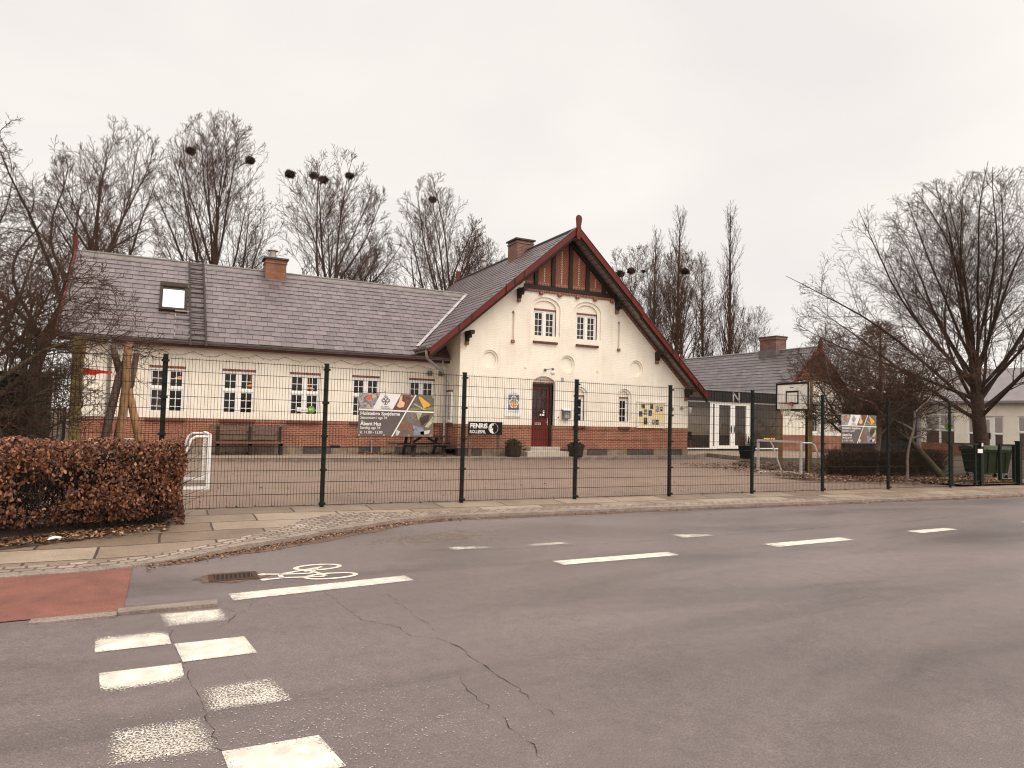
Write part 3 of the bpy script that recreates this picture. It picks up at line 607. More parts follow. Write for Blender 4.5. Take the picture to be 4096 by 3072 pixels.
for _ in range(900):
    x = random.gauss(.75, .65); y = random.gauss(3.85, .33); r = random.uniform(.0025, .0065)
    if not -1 < x < 2.6: continue
    a = random.random()*6; ps.poly([(x+r*math.cos(a+k*1.57)*random.uniform(.6, 1.3), y+r*math.sin(a+k*1.57), zs(x)+.0035) for k in range(4)])
o = ps.build('paint_specks', 'e_spk', road); o['kind'] = 'stuff'
# gutter debris: dirt along the kerb foot
gd = MB()
for a, b in zip(SXs, SXs[1:]):
    if a < -.1 or b > 22: continue
    w0, w1 = [.10+.26*math.exp(-((x-2.2)/1.3)**2)+.05*math.sin(x*7) for x in (a, b)]
    gd.poly([(a, kerb_y(a)-w0, zs(a)+.003), (b, kerb_y(b)-w1, zs(b)+.003), (b, kerb_y(b), zs(b)+.02), (a, kerb_y(a), zs(a)+.02)])
gd.build('gutter_dirt', 'gravel_edge', road)
# dropped leaves and twigs
def scatter_leaves(name, n, pos, size=(.02, .045), mat='litter', parent=None, flat=.35):
    mb = MB(); tone = []
    for _ in range(n):
        x, y, z = pos(); s = random.uniform(*size); a = random.random()*6.28
        u = Vector((math.cos(a), math.sin(a), random.gauss(0, flat))).normalized()*s; v = Vector((-math.sin(a), math.cos(a), random.gauss(0, flat))).normalized()*s*.6
        c = Vector((x, y, z)); k = Vector((0, 0, s*random.uniform(0, .4)))
        mb.poly([c-u, c+v*.9+k, c+u]); mb.poly([c-u, c+u, c-v*.9+k]); t = min(1, max(0, random.gauss(.45, .25))); tone += [t, t]
    return mb.build(name, mat, parent, tone=tone)
def p_gutter():
    x = random.choice([random.gauss(1.8, 1.2), random.uniform(0, 22)]); x = max(-.1, x); return (x, kerb_y(x)-abs(random.gauss(0, .12)), zs(x)+.02)
o = scatter_leaves('gutter_leaves', 1700, p_gutter, (.01, .03)); o['kind'] = 'stuff'; o['label'] = 'brown leaf crumbs lying in the gutter'
def p_yard():
    x = random.uniform(-3, 17); return (x, random.choice([12.15+abs(random.gauss(0, .1)), 23.05-abs(random.gauss(0, .12)), random.uniform(12.2, 23)]), zs(x)+.115)
o = scatter_leaves('yard_leaves', 900, p_yard, (.015, .045)); o['kind'] = 'stuff'; o['label'] = 'scattered leaves on the schoolyard'
# schoolyard and terrace
struct(sheet('schoolyard', 'yard', [-14, -8, -4, 0, 4, 8, 12, 16, 19, 21.5, 25], 12.03, lambda x: 24 if x < 16 else 26, lambda x, t: zs(x)+.10+(.05*t if x > 10 else 0)), 'brownish asphalt schoolyard behind the fence')
te = MB(); TP = [(-3.4, 23.2), (0, 23.3), (6, 23.05), (12, 23.1), (16, 23.3), (19.5, 23.6), (21.2, 23.9), (23.6, 25.4), (23.3, 23.0), (24.5, 21.6), (32, 21.6)]
te.poly([(x, y, .225) for x, y in TP]+[(32, 28.5, .25), (21.1, 28.5, .25), (9.9, 25.6, .225), (-3.4, 25.6, .225)])
for (x0, y0), (x1, y1) in zip(TP, TP[1:]): te.poly([(x0, y0, -.1), (x1, y1, -.1), (x1, y1, .225), (x0, y0, .225)], 1)
struct(te.build('terrace', ['terrace', 'kerbstone']), 'low paved terrace along the schoolhouse')
gs = MB(); gs.poly([(x, y, zs(x)+.165) for x, y in ((18.9, 14.6), (21.2, 13.5), (24, 12.15), (34, 12.1), (50, 12.1), (50, 29), (37, 27.5), (32, 27), (32, 21.7), (24.5, 21.5), (22.8, 22.5), (20.4, 20.6), (19.8, 17.8), (19.6, 15.6))])
struct(gs.build('garden_soil', 'soil'), 'dark soil bed at the right of the yard')
struct(sheet('garden_path', 'terrace', [21.2, 22.4, 24.5, 26.5], 12.03, 14., lambda x, t: zs(x)+.175), 'short path through the garden gate')

# ------------------------------------------------------------------ the schoolhouse
AX, AZ, SL, SR = 14.6, 9.5, .865, .922                        # apex of the gabled house, left and right pitch
def gz(x): return AZ-SL*(AX-x) if x < AX else AZ-SR*(x-AX)
GY, WY = 24.0, 25.46
GX0, GX1, WX0 = 9.87, 21.1, -2.65
BT, BB = 1.44, .50                                            # top and foot of the red brick base
house = thing('schoolhouse', 'long cream and red brick schoolhouse with purple slate roofs and a red edged front gable', 'house', (9.87, 25.46, .2))
T = south(GY); TW = south(WY)
# holes of the gable front
def win_holes(x0, x1, z0, z1, spring, rise, o=.10):
    return hole(x0-o, x1+o, z0+.24 if z1-z0 > .9 else z0, arch(x0-o, x1+o, spring, rise+o*.75), 18), hole(x0, x1, z0, arch(x0, x1, spring, rise), 18), hole(x0, x1, z0, z1)
UPS = [(13.05, 14.10), (15.08, 16.11)]; LOWS = [(15.02, 15.55), (17.32, 17.82)]
up = [win_holes(a, b, 4.84, 6.19, 6.19, .34, .17) for a, b in UPS]
lo = [win_holes(a, b, BT, 2.72, 2.76, .23, .12) for a, b in LOWS]
nich = [(11.13, 3.98), (14.65, 3.985), (18.17, 3.99)]
door = (13.04, 14.02); dh = hole(13.04, 14.10, BT, arch(13.04, 14.10, 3.10, .33), 18)
slit = [hole(12.04, 12.15, 4.80, 5.92), hole(17.15, 17.26, 4.80, 5.92)]
wall = MB(); und = lambda x: gz(x)-.27
h0 = [u[0] for u in up]+[l[0] for l in lo]+[circ(x, z, .36) for x, z in nich]+[dh]+slit
panel(wall, T, 0, GX0, GX1, BT, und, h0, [AX])
for u in up+lo:
    reveal(wall, T, u[0], 0, .05)
    panel(wall, T, .05, u[0]['x0'], u[0]['x1'], u[0]['bot'], u[0]['top'], [u[1]], xsamples(u[0]))
    reveal(wall, T, u[1], .05, .11); tp = u[2]['top'](0)
    panel(wall, T, .11, u[1]['x0'], u[1]['x1'], tp, u[1]['top'], [], xsamples(u[1]))
    for x in (u[2]['x0'], u[2]['x1']): wall.poly([T(x, .05, u[2]['bot'](x)), T(x, .05, tp), T(x, .3, tp), T(x, .3, u[2]['bot'](x))])
for x, z in nich:
    a, b = circ(x, z, .36), circ(x-.0, z-.0, .285)
    reveal(wall, T, a, 0, .045); panel(wall, T, .045, x-.36, x+.36, a['bot'], a['top'], [b], xsamples(a)); reveal(wall, T, b, .045, .10); panel(wall, T, .10, x-.285, x+.285, b['bot'], b['top'], [], xsamples(b))
reveal(wall, T, dh, 0, .16, bottom=False); panel(wall, T, .16, 13.04, 14.10, 3.13, dh['top'], [], xsamples(dh))
for s in slit: reveal(wall, T, s, 0, .09); panel(wall, T, .09, s['x0'], s['x1'], s['bot'], s['top'])
# side and back walls of the gabled house
wall.poly([(GX0, GY, BT), (GX0, GY, und(GX0)), (GX0, 35.8, und(GX0)), (GX0, 35.8, BT)]); wall.poly([(GX1, GY, 0), (GX1, 35.8, 0), (GX1, 35.8, und(GX1)), (GX1, GY, und(GX1))])
panel(wall, T, 11.8, GX0, GX1, 0, und, [], [AX])
# long wing wall with five windows
WINS = [(-.63, .53), (1.60, 2.76), (3.85, 5.01), (6.10, 7.25), (8.32, 9.46)]
wh = [win_holes(a+.03, b-.03, BT, 3.17, 3.17, .50, .13) for a, b in WINS]
panel(wall, TW, 0, WX0, GX0, BT, 4.3, [w[0] for w in wh])
for u in wh:
    reveal(wall, TW, u[0], 0, .03); panel(wall, TW, .03, u[0]['x0'], u[0]['x1'], u[0]['bot'], u[0]['top'], [u[1]], xsamples(u[0]))
    reveal(wall, TW, u[1], .03, .07); tp = u[2]['top'](0); panel(wall, TW, .07, u[1]['x0'], u[1]['x1'], tp, u[1]['top'], [], xsamples(u[1]))
    for x in (u[2]['x0'], u[2]['x1']): wall.poly([TW(x, .03, BT), TW(x, .03, tp), TW(x, .3, tp), TW(x, .3, BT)])
wall.poly([(WX0, WY, 0), (WX0, 31.8, 0), (WX0, 31.8, 4.3), (WX0, 28.63, 7.0), (WX0, WY, 4.3)]); wall.poly([(WX0, 31.8, 0), (GX0, 31.8, 0), (GX0, 31.8, 4.3), (WX0, 31.8, 4.3)])
wall.build('wall', 'cream', house)
# dim rooms behind the panes
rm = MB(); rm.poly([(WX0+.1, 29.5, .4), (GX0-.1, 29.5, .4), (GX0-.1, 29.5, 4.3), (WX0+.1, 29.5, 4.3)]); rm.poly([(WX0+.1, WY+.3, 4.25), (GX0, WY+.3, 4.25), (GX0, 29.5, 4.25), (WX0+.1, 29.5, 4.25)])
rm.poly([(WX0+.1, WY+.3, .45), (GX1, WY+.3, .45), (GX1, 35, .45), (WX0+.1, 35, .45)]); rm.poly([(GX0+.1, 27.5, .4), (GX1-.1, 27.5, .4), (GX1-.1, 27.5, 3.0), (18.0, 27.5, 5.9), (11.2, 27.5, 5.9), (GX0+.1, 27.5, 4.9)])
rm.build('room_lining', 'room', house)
# brick base, its upright top course, stone plinth
bs = MB(); sd = MB(); pln = MB()
for Tt, x0, x1, hs in ((T, GX0, GX1, [hole(13.04, 14.02, BB, BT)]), (TW, WX0, GX0, [])):
    panel(bs, Tt, .0, x0, x1, BB, BT-.125, hs); panel(sd, Tt, .0, x0, x1, BT-.125, BT, hs)
    x = x0; k = 0
    while x < x1-.05:
        w = min(random.choice([.42, .62, .8, 1.0]), x1-x)
        if not (Tt is T and x+w > 12.75 and x < 14.35): tbox(pln, Tt, x+.008, x+w-.008, -.03-random.random()*.02, .2, .05, BB-.005+random.uniform(-.012, 0), 1 if random.random() < .16 else 0)
        x += w
for (y0, y1, z0, z1, m) in ((GY, WY, BB, BT, bs),): m.poly([(GX0, y0, z0), (GX0, y1, z0), (GX0, y1, z1), (GX0, y0, z1)]); m.poly([(GX1, y0, 0), (GX1, 35.8, 0), (GX1, 35.8, z1), (GX1, y0, z1)])
for x in (13.04, 14.02): bs.poly([(x, GY, BB), (x, GY, BT), (x, GY+.3, BT), (x, GY+.3, BB)])
bs.build('brick_base', 'brick', house); sd.build('brick_course', 'soldier', house); pln.build('plinth', ['plinth', 'plinth_dark'], house)
# windows: upper pair, lower pair, wing row
def sill(mb, Tt, x0, x1, z, dp=.09, o=.04, th=.13):
    n = max(2, int((x1-x0+2*o)/.075)); w = (x1-x0+2*o)/n
    for k in range(n):
        a = x0-o+k*w; b = a+w-.006; c = [Tt(a, -dp, z-th+.01), Tt(b, -dp, z-th+.01), Tt(b, -dp, z-.045), Tt(a, -dp, z-.045), Tt(a, .12, z), Tt(b, .12, z), Tt(a, .12, z-th), Tt(b, .12, z-th)]
        i = len(mb.v); mb.v += c
        for q in ((0, 1, 2, 3), (3, 2, 5, 4), (0, 3, 4, 6), (1, 7, 5, 2), (0, 6, 7, 1)): mb.f.append(tuple(i+k2 for k2 in q)); mb.mi.append(0)
def lintel(mb, Tt, x0, x1, z, d, th=.075):
    n = int((x1-x0)/.11)
    for k in range(n): tbox(mb, Tt, x0+(x1-x0)*k/n+.004, x0+(x1-x0)*(k+1)/n-.004, d-.02, d+.1, z, z+th)
def full_window(Tt, d, x0, x1, z0, z1, sz, **k):
    w = window(Tt, d, x0, x1, z0, z1, house, **k)
    m = MB(); sill(m, Tt, x0, x1, sz, th=k.get('th', .13) if False else .13); m.build('sill', 'sill', w)
    m = MB(); lintel(m, Tt, x0, x1, z1+.002, d-.03); m.build('lintel', 'soldier', w); return w
for a, b in UPS: full_window(T, .14, a, b, 4.88, 6.115, 4.88, rows=(4,), cols=2)
for a, b in LOWS: full_window(T, .14, a, b, BT+.04, 2.66, BT+.04, rows=(3,), cols=2, leaves=1, fw=.05)
for a, b in WINS: full_window(TW, .10, a+.03, b-.03, BT+.01, 3.10, BT+.01, rows=(2, 3), cols=2)
m = MB()                                                       # small arched window in the side wall of the gable
TS = lambda u, d, z: (GX0+d-.0, u, z)
w = window(TS, -.06, 24.62, 25.08, BT+.04, 2.66, house, rows=(3,), cols=2, leaves=1, fw=.05)
sill(m, TS, 24.62, 25.08, BT+.04); m.build('sill', 'sill', w); m = MB(); lintel(m, TS, 24.62, 25.08, 2.67, -.07); m.build('lintel', 'soldier', w)
# curtains behind the upper panes and the first wing window
m = MB()
for a, b in UPS:
    for x0, x1 in ((a+.13, a+.30), (b-.30, b-.13), (a+.62, a+.74)):
        for k in range(6): t0 = x0+(x1-x0)*k/6; t1 = x0+(x1-x0)*(k+1)/6; m.poly([(t0, GY+.26+.03*(k % 2), 4.98), (t1, GY+.26+.03*((k+1) % 2), 4.98), (t1, GY+.26+.03*((k+1) % 2), 6.05), (t0, GY+.26+.03*(k % 2), 6.05)])
for k in range(10): t0 = -.52+.40*k/10; t1 = -.52+.40*(k+1)/10; m.poly([(t0, WY+.24+.03*(k % 2), 1.55), (t1, WY+.24+.03*((k+1) % 2), 1.55), (t1, WY+.24+.03*((k+1) % 2), 3.05), (t0, WY+.24+.03*(k % 2), 3.05)])
m.build('curtain', 'curtain', house)
# lit lamps hanging in the classroom
for (x, z, y) in ((.36, 2.80, 26.6), (2.72, 2.62, 26.9), (4.83, 2.62, 26.9)):
    m = MB(); m.tube([(x, y, z), (x, y, z+.03), (x, y, z+.09)], [.20, .19, .05], 14); m.tube([(x, y, z+.14), (x, y, 4.2)], .01, 4); o = m.build('ceiling_lamp', 'goldlit', None, smooth=True, origin=(x, y, z)); tag(o, {.36: 'lit orange lamp seen through the window behind the leftmost tall fence post', 2.72: 'lit orange lamp behind the window above the wooden bench', 4.83: 'lit orange lamp behind the window with the round green sticker'}[x], 'lamp', 'lit lamps inside the classroom')
# door
m = MB(); tbox(m, T, 13.04, 13.08, .14, .24, .58, 3.12); tbox(m, T, 13.92, 14.02, .12, .24, .58, 3.12); tbox(m, T, 13.08, 13.92, .14, .24, 3.02, 3.12)
fr = m.build('door_frame', 'dark_timber', house)
m = MB()
DX0, DX1, DZ0, DZ1, GZ = 13.08, 13.92, .58, 3.02, 1.72
for q in ((DX0, DX0+.07, DZ0, DZ1), (DX1-.11, DX1, DZ0, DZ1), (DX0+.07, DX1-.11, DZ1-.10, DZ1), (DX0+.07, DX1-.11, GZ-.16, GZ), (DX0+.07, DX1-.11, DZ0, DZ0+.2)): tbox(m, T, q[0], q[1], .17, .225, q[2], q[3])
tbox(m, T, DX0+.07, DX1-.11, .19, .215, DZ0+.2, GZ-.16); tbox(m, T, DX0+.12, DX1-.16, .178, .19, DZ0+.27, GZ-.24)
for k in (1, 2): x = DX0+.07+(DX1-.11-DX0-.07)*k/3; tbox(m, T, x-.012, x+.012, .185, .215, GZ, DZ1-.10)
for k in (1, 2, 3): z = GZ+(DZ1-.10-GZ)*k/4; tbox(m, T, DX0+.07, DX1-.11, .187, .213, z-.012, z+.012)
dr = m.build('door', 'red_paint', house)
m = MB(); tbox(m, T, DX0+.07, DX1-.11, .20, .204, GZ, DZ1-.10); m.build('pane', 'glass_dark', dr)
m = MB(); tbox(m, T, DX1-.075, DX1-.045, .155, .17, 1.45, 1.72); m.bar(T(DX1-.06, .13, 1.55), T(DX1-.16, .13, 1.555), .018); m.bar(T(DX1-.06, .17, 1.55), T(DX1-.06, .125, 1.55), .018); m.build('handle', 'galv', dr)
m = MB(); tbox(m, T, 13.27, 13.55, .158, .172, 1.46, 1.55); tbox(m, T, 13.30, 13.52, .150, .158, 1.485, 1.525, 1); m.build('letter_slot', ['galv', 'zinc'], dr)
m = MB(); tbox(m, T, 13.52, 13.73, .192, .196, 1.83, 1.905); tbox(m, T, 13.66, 13.73, .192, .196, 1.93, 2.05); m.build('notice', 'paper', dr)
m = MB(); tbox(m, T, 12.55, 14.45, -.62, .1, .18, .42); tbox(m, T, 12.85, 14.2, -.32, .16, .42, .58); m.build('door_step', 'concrete', house)
m = MB(); lintel(m, T, 13.05, 14.08, 3.13, .16, .07); m.build('door_lintel', 'soldier', house)
m = MB(); tbox(m, T, 13.49, 13.63, .125, .14, 3.215, 3.355); add_text(m, '13', .10, T(13.505, .12, 3.25), mi=1, width=.11); m.build('house_number', ['whitepaint', 'ink'], house)
# slits' foot and head bricks, wall vents, ties
for x in (12.095, 17.205): m = MB(); tbox(m, T, x-.07, x+.07, -.06, .09, 4.69, 4.80); m.build('slit_brick', 'soldier', house); m = MB(); tbox(m, T, x-.03, x+.03, -.02, .09, 5.92, 5.97); m.build('slit_brick', 'soldier', house)
for x, z in ((12.70, 3.75), (16.15, 3.78)): m = MB(); tbox(m, T, x-.035, x+.035, -.03, .0, z-.03, z+.03); m.build('wall_tie', 'cream', house)
for x in (9.2, 9.66): m = MB(); tbox(m, TW, x-.10, x+.10, -.012, .0, 3.30, 3.50); m.build('vent_grille', 'zinc', house)
m = MB(); tbox(m, TW, 5.40, 5.76, -.035, -.0, .44, .535); m.build('vent_grille', 'black', house)
m = MB(); tbox(m, T, 14.36, 14.50, -.012, 0, 3.25, 3.42); m.build('wall_plate', 'curtain', house)
# timbered brick triangle
YB = 23.93
m = MB(); m.prism([(12.55, YB, 6.93), (17.02, YB, 6.93), (17.02, YB, 7.12), (12.55, YB, 7.12)], (0, .12, 0))
PX = [13.07, 13.87, 14.70, 15.53, 16.36]
for x in PX: w = .085; m.prism([(x-w, YB-.02, 7.12), (x+w, YB-.02, 7.12), (x+w, YB-.02, min(und(x+w), und(x-w))-.02), (x-w, YB-.02, min(und(x+w), und(x-w))-.02)], (0, .12, 0))
for sx, s in ((-1, SL), (1, SR)):                              # sloping wall plate under the soffit
    x0, x1 = (12.3, AX) if sx < 0 else (AX, 17.3)
    m.prism([(x0, YB-.03, und(x0)-.22), (x1, YB-.03, und(x1)-.22), (x1, YB-.03, und(x1)), (x0, YB-.03, und(x0))], (0, .10, 0))
m.build('gable_timber', 'dark_timber', house)
m = MB(); wz = MB(); YH = 23.985
edges = [12.60]+PX+[16.95]
for a, b in zip(edges, edges[1:]):
    a2, b2 = a+(.085 if a in PX else 0), b-(.085 if b in PX else 0); c = (a2+b2)/2; z0 = 7.12+.15
    for p0, p1, sg in ((a2, c, 1), (c, b2, -1)):
        P = [(p0, z0), (p1, z0), (p1, max(z0+.02, und(p1)-.02)), (p0, max(z0+.02, und(p0)-.02))]; k = .7071
        m.poly([(x, YH, z) for x, z in P], 0, [((x-c)*k*sg+z*k*-1, (x-c)*k+z*k*sg) if sg > 0 else ((x-c)*k-z*-k, -(x-c)*k+z*k) for x, z in P])
    m.poly([(a2, YH, 7.12), (b2, YH, 7.12), (b2, YH, z0), (a2, YH, z0)], 1)
    if b2-a2 > .5:
        z = z0+.05; zt = min(und(c), und(c))-.35
        while z < zt: wz.poly([(c-.035, YH-.004, z), (c, YH-.004, z-.05), (c+.035, YH-.004, z), (c, YH-.004, z+.05)]); z += .098
m.build('herringbone_panel', ['herring', 'soldier'], house); wz.build('pale_joint', 'concrete', house)
m = MB(); m.prism([(12.3, 23.93, 6.84), (17.1, 23.93, 6.84), (17.1, 23.93, 6.925), (12.3, 23.93, 6.925)], (0, .07, 0))
for k in range(6): x = 12.45+k*.87; m.prism([(x-.08, 23.90, 6.74), (x+.08, 23.90, 6.74), (x+.08, 23.90, 6.90), (x-.08, 23.90, 6.90)], (0, .10, 0))
for x0, x1 in ((16.9, GX1),):                                 # brick edge course under the right-hand soffit
    m.prism([(x0, 23.96, und(x0)-.14), (x1, 23.96, und(x1)-.14), (x1, 23.96, und(x1)), (x0, 23.96, und(x0))], (0, .05, 0))
m.build('brick_cornice', 'soldier', house)
# brackets
for x, z in ((12.30, 6.60), (10.10, 4.72), (17.05, 6.55), (19.25, 4.52), (20.95, 2.95)):
    m = MB(); m.box(x-.075, x+.075, 23.36, 24.0, z+.12, z+.26); m.box(x-.065, x+.065, 23.6, 24.0, z, z+.12); m.box(x-.055, x+.055, 23.80, 24.0, z-.12, z)
    b = m.build('bracket', 'dark_timber', house); m = MB(); m.box(x-.065, x+.065, 23.87, 24.0, z-.26, z-.12); m.build('corbel', 'soldier', b)
# slate roofs
YF, YBK = 23.38, 36.1
mb = MB(); tone = []
Sl = Vector((AX-8.45, 0, AZ-gz(8.45))); slates(mb, tone, (8.45, YF, gz(8.45)), (0, 1, 0), Sl, YBK-YF, Sl.length)
Sr = Vector((AX-21.68, 0, AZ-gz(21.68))); slates(mb, tone, (21.68, YF, gz(21.68)), (0, 1, 0), Sr, YBK-YF, Sr.length)
wing_z = lambda y: 4.02+.9*(y-25.0)
Sw = Vector((0, 3.62, 3.62*.9)); slates(mb, tone, (-3.15, 25.0, 4.02), (1, 0, 0), Sw, 15.6, Sw.length, keep=lambda c: c.x < 10.1 or c.z > gz(c.x)-.25)
rf = mb.build('roof', 'slate', house, tone=tone)
m = MB()                                                       # dark felt seen in the joints
for x0, x1 in ((8.47, AX), (AX, 21.66)): m.poly([(x0, YF+.01, gz(x0)-.012), (x1, YF+.01, gz(x1)-.012), (x1, YBK-.01, gz(x1)-.012), (x0, YBK-.01, gz(x0)-.012)])
m.poly([(-3.13, 25.01, 4.02), (12.4, 25.01, 4.02), (12.4, 28.61, 7.258), (-3.13, 28.61, 7.258)]); m.build('felt', 'black', rf)
m = MB()                                                       # boarding under the slates
for x0, x1 in ((8.47, AX), (AX, 21.66)): m.prism([(x0, YF+.02, gz(x0)-.03), (x1, YF+.02, gz(x1)-.03), (x1, YF+.02, gz(x1)-.10), (x0, YF+.02, gz(x0)-.10)], (0, YBK-YF-.04, 0))
m.prism([(-3.12, 25.02, 4.0), (-3.12, 28.62, 7.24), (-3.12, 32.2, 4.0), (-3.12, 32.2, 3.9), (-3.12, 28.62, 7.12), (-3.12, 25.02, 3.9)], (15., 0, 0))
m.build('soffit', 'soffit', rf)
for x0, x1, n in ((8.9, AX, 0), (AX, 21.5, 0)):               # joints between the soffit boards
    m = MB(); L_ = abs(x1-x0)
    for k in range(int(L_/.19)): x = x0+(x1-x0)*(k+.5)/int(L_/.19); m.box(x-.006, x+.006, YF+.1, GY, gz(x)-.112, gz(x)-.102)
    m.build('soffit_joint', 'dark_timber', rf)
m = MB(); m.tube([(AX, YF+.05, AZ+.03), (AX, YBK, AZ+.03)], .055, 8); m.box(AX-.16, AX+.16, YF+.05, YBK, AZ-.115, AZ-.08); m.build('ridge', 'slate_b', rf)
m = MB(); m.prism([(-3.15, 28.42, 7.14), (-3.15, 28.62, 7.335), (-3.15, 28.82, 7.14), (-3.15, 28.82, 7.10), (-3.15, 28.62, 7.29), (-3.15, 28.42, 7.10)], (15.1, 0, 0)); m.tube([(-3.15, 28.62, 7.32), (12.0, 28.62, 7.32)], .05, 8); m.build('ridge_capping', 'zinc', rf)
m = MB()                                                       # valley gutter, in lapped lead sheets
va = Vector((8.72, 25.0+(gz(8.72)-4.02)/.9, gz(8.72))); vb = Vector((12.05, 28.62, 7.28)); dv = (vb-va)
nw = Vector((0, -.9, 1)).normalized(); ng = Vector((-SL, 0, 1)).normalized()
uw = Vector((-1, 0, 0)); ug = Vector((0, -1, 0))
for k in range(7):
    a = va+dv*(k/7)-dv*.008; b = va+dv*((k+1)/7); o1 = nw*(.045+.006*(k % 2)); o2 = ng*(.045+.006*(k % 2)); mid = (nw+ng)*.035
    m.poly([a+mid, a+uw*.14+o1, b+uw*.14+o1, b+mid]); m.poly([a+mid, b+mid, b+ug*.15+o2, a+ug*.15+o2])
    m.poly([b+uw*.14+o1, b+ug*.15+o2, b+ug*.15+o2+Vector((0, 0, -.02)), b+uw*.14+o1+Vector((0, 0, -.02))])
m.build('valley_gutter', 'lead_pale', rf)
# bargeboards with the step, finial
def barge(x0, x1, y, h, off, mat='red_paint', th=.045):
    m = MB(); m.prism([(x0, y, gz(x0)+off-h), (x1, y, gz(x1)+off-h), (x1, y, gz(x1)+off), (x0, y, gz(x0)+off)], (0, th, 0)); return m
for (x0, x1, y, h, off) in ((11.42, AX, YF-.11, .29, .075), (8.42, 11.5, YF-.05, .27, .035), (AX, 17.95, YF-.11, .29, .075), (17.87, 21.72, YF-.05, .27, .035)):
    m = barge(x0, x1, y, h, off); bb = m.build('bargeboard', 'red_paint', house)
    m = MB(); m.prism([(x0, y-.02, gz(x0)+off), (x1, y-.02, gz(x1)+off), (x1, y-.02, gz(x1)+off+.025), (x0, y-.02, gz(x0)+off+.025)], (0, .16, 0)); m.build('cover_strip', 'slate_b', bb)
    m = barge(x0, x1, y+.06, .14, off-h+.02, th=.04); m.build('inner_board', 'dark_timber', bb)
for x in (11.75, 12.15, 9.5, 10.0, 17.3, 19.6, 20.0, 21.1, 21.4):
    m = MB(); y = YF-.125 if 11.45 < x < 17.9 else YF-.065; off = .075 if 11.45 < x < 17.9 else .035
    m.prism([(x, y, gz(x)+off-.28), (x+.05, y, gz(x+.05)+off-.28), (x+.05, y, gz(x+.05)+off), (x, y, gz(x)+off)], (0, .03, 0)); m.build('bargeboard_cleat', 'dark_timber', house)
m = MB(); P = [(-.055, 9.02), (.05, 9.02), (.085, 9.18), (.075, 9.42), (.11, 9.50), (.085, 9.56), (.135, 9.86), (.11, 9.97), (.03, 10.03), (-.05, 10.03), (-.105, 9.98), (-.12, 9.88), (-.085, 9.5), (-.10, 9.18)]
m.prism([(AX+x, YF-.17, z) for x, z in P], (0, .08, 0)); m.disc((AX+.005, YF-.172, 9.52), (1, 0, 0), (0, 0, 1), .02, 10); m.build('finial', 'red_paint', house)
# far end of the gabled roof, wing end boards
m = MB(); m.prism([(8.42, YBK, gz(8.42)-.2), (AX, YBK, AZ-.2), (AX, YBK, AZ+.06), (8.42, YBK, gz(8.42)+.06)], (0, .05, 0)); m.prism([(AX-.1, YBK, AZ-.2), (AX+.1, YBK, AZ-.2), (AX+.12, YBK, AZ+.55), (AX-.12, YBK, AZ+.55)], (0, .09, 0)); m.build('rear_bargeboard', 'red_paint', house)
m = MB(); m.prism([(-3.20, 24.95, 3.80), (-3.20, 28.62, 7.10), (-3.20, 28.62, 7.42), (-3.20, 24.95, 4.12)], (.05, 0, 0)); m.prism([(-3.20, 32.3, 3.8), (-3.20, 28.62, 7.10), (-3.20, 28.62, 7.42), (-3.20, 32.3, 4.12)], (.05, 0, 0)); m.box(-3.24, -3.14, 28.56, 28.68, 7.0, 7.85); m.build('end_bargeboard', 'red_paint', house)
# gutters, fascia, pipes
m = MB(); m.box(-3.1, 9.95, 25.04, 25.09, 3.80, 3.92); m.build('fascia', 'fascia_red', house)
def gutter(a, b, r=.075):
    m = MB(); a = Vector(a); b = Vector(b); d = (b-a).normalized(); n = Vector((-d.y, d.x, 0)) ; K = 9
    for k in range(K):
        t0 = math.pi+math.pi*k/K; t1 = math.pi+math.pi*(k+1)/K
        p = [n*math.cos(t)*r+Vector((0, 0, math.sin(t)*r)) for t in (t0, t1)]; m.poly([a+p[0], b+p[0], b+p[1], a+p[1]])
    L_ = (b-a).length
    for k in range(int(L_/1.9)):
        c = a+d*(.6+k*1.9)
        for j in range(K):
            t0 = math.pi+math.pi*j/K; t1 = math.pi+math.pi*(j+1)/K; p = [n*math.cos(t)*(r+.008)+Vector((0, 0, math.sin(t)*(r+.008))) for t in (t0, t1)]; m.poly([c+p[0], c+d*.05+p[0], c+d*.05+p[1], c+p[1]])
    return m
gutter((-3.15, 24.96, 4.0), (10.1, 24.96, 4.0)).build('gutter', 'zinc', house, smooth=True)
gutter((8.37, 23.45, 4.24), (8.37, 25.0, 4.24)).build('gutter', 'zinc', house, smooth=True)
m = MB(); m.tube([(8.42, 23.72, 4.2), (8.42, 23.72, 3.95), (8.52, 23.85, 3.82), (9.45, 24.75, 3.45), (9.68, 24.98, 3.30), (9.70, 25.0, 3.1), (9.70, 25.0, .45), (9.62, 24.85, .25)], .05, 10)
for z in (2.9, 2.1, 1.2): m.tube([(9.70, 25.0, z), (9.70, 25.0, z+.05)], .065, 10)
m.build('downpipe', 'zinc_l', house, smooth=True)
m = MB(); m.tube([(9.55, 24.98, 3.92), (9.55, 25.0, 3.6), (9.62, 25.02, 3.3)], .04, 8); m.build('downpipe', 'zinc_l', house, smooth=True)
m = MB(); m.tube([(-1.72, 25.0, 3.93), (-1.72, 25.0, 3.75), (-1.72, 25.36, 3.5), (-1.72, 25.36, .3)], .05, 10); m.build('downpipe', 'zinc_l', house, smooth=True)
m = MB(); m.tube([(6.95, 25.40, .75), (6.95, 25.40, .25)], .03, 8); m.build('tap_pipe', 'zinc_l', house)
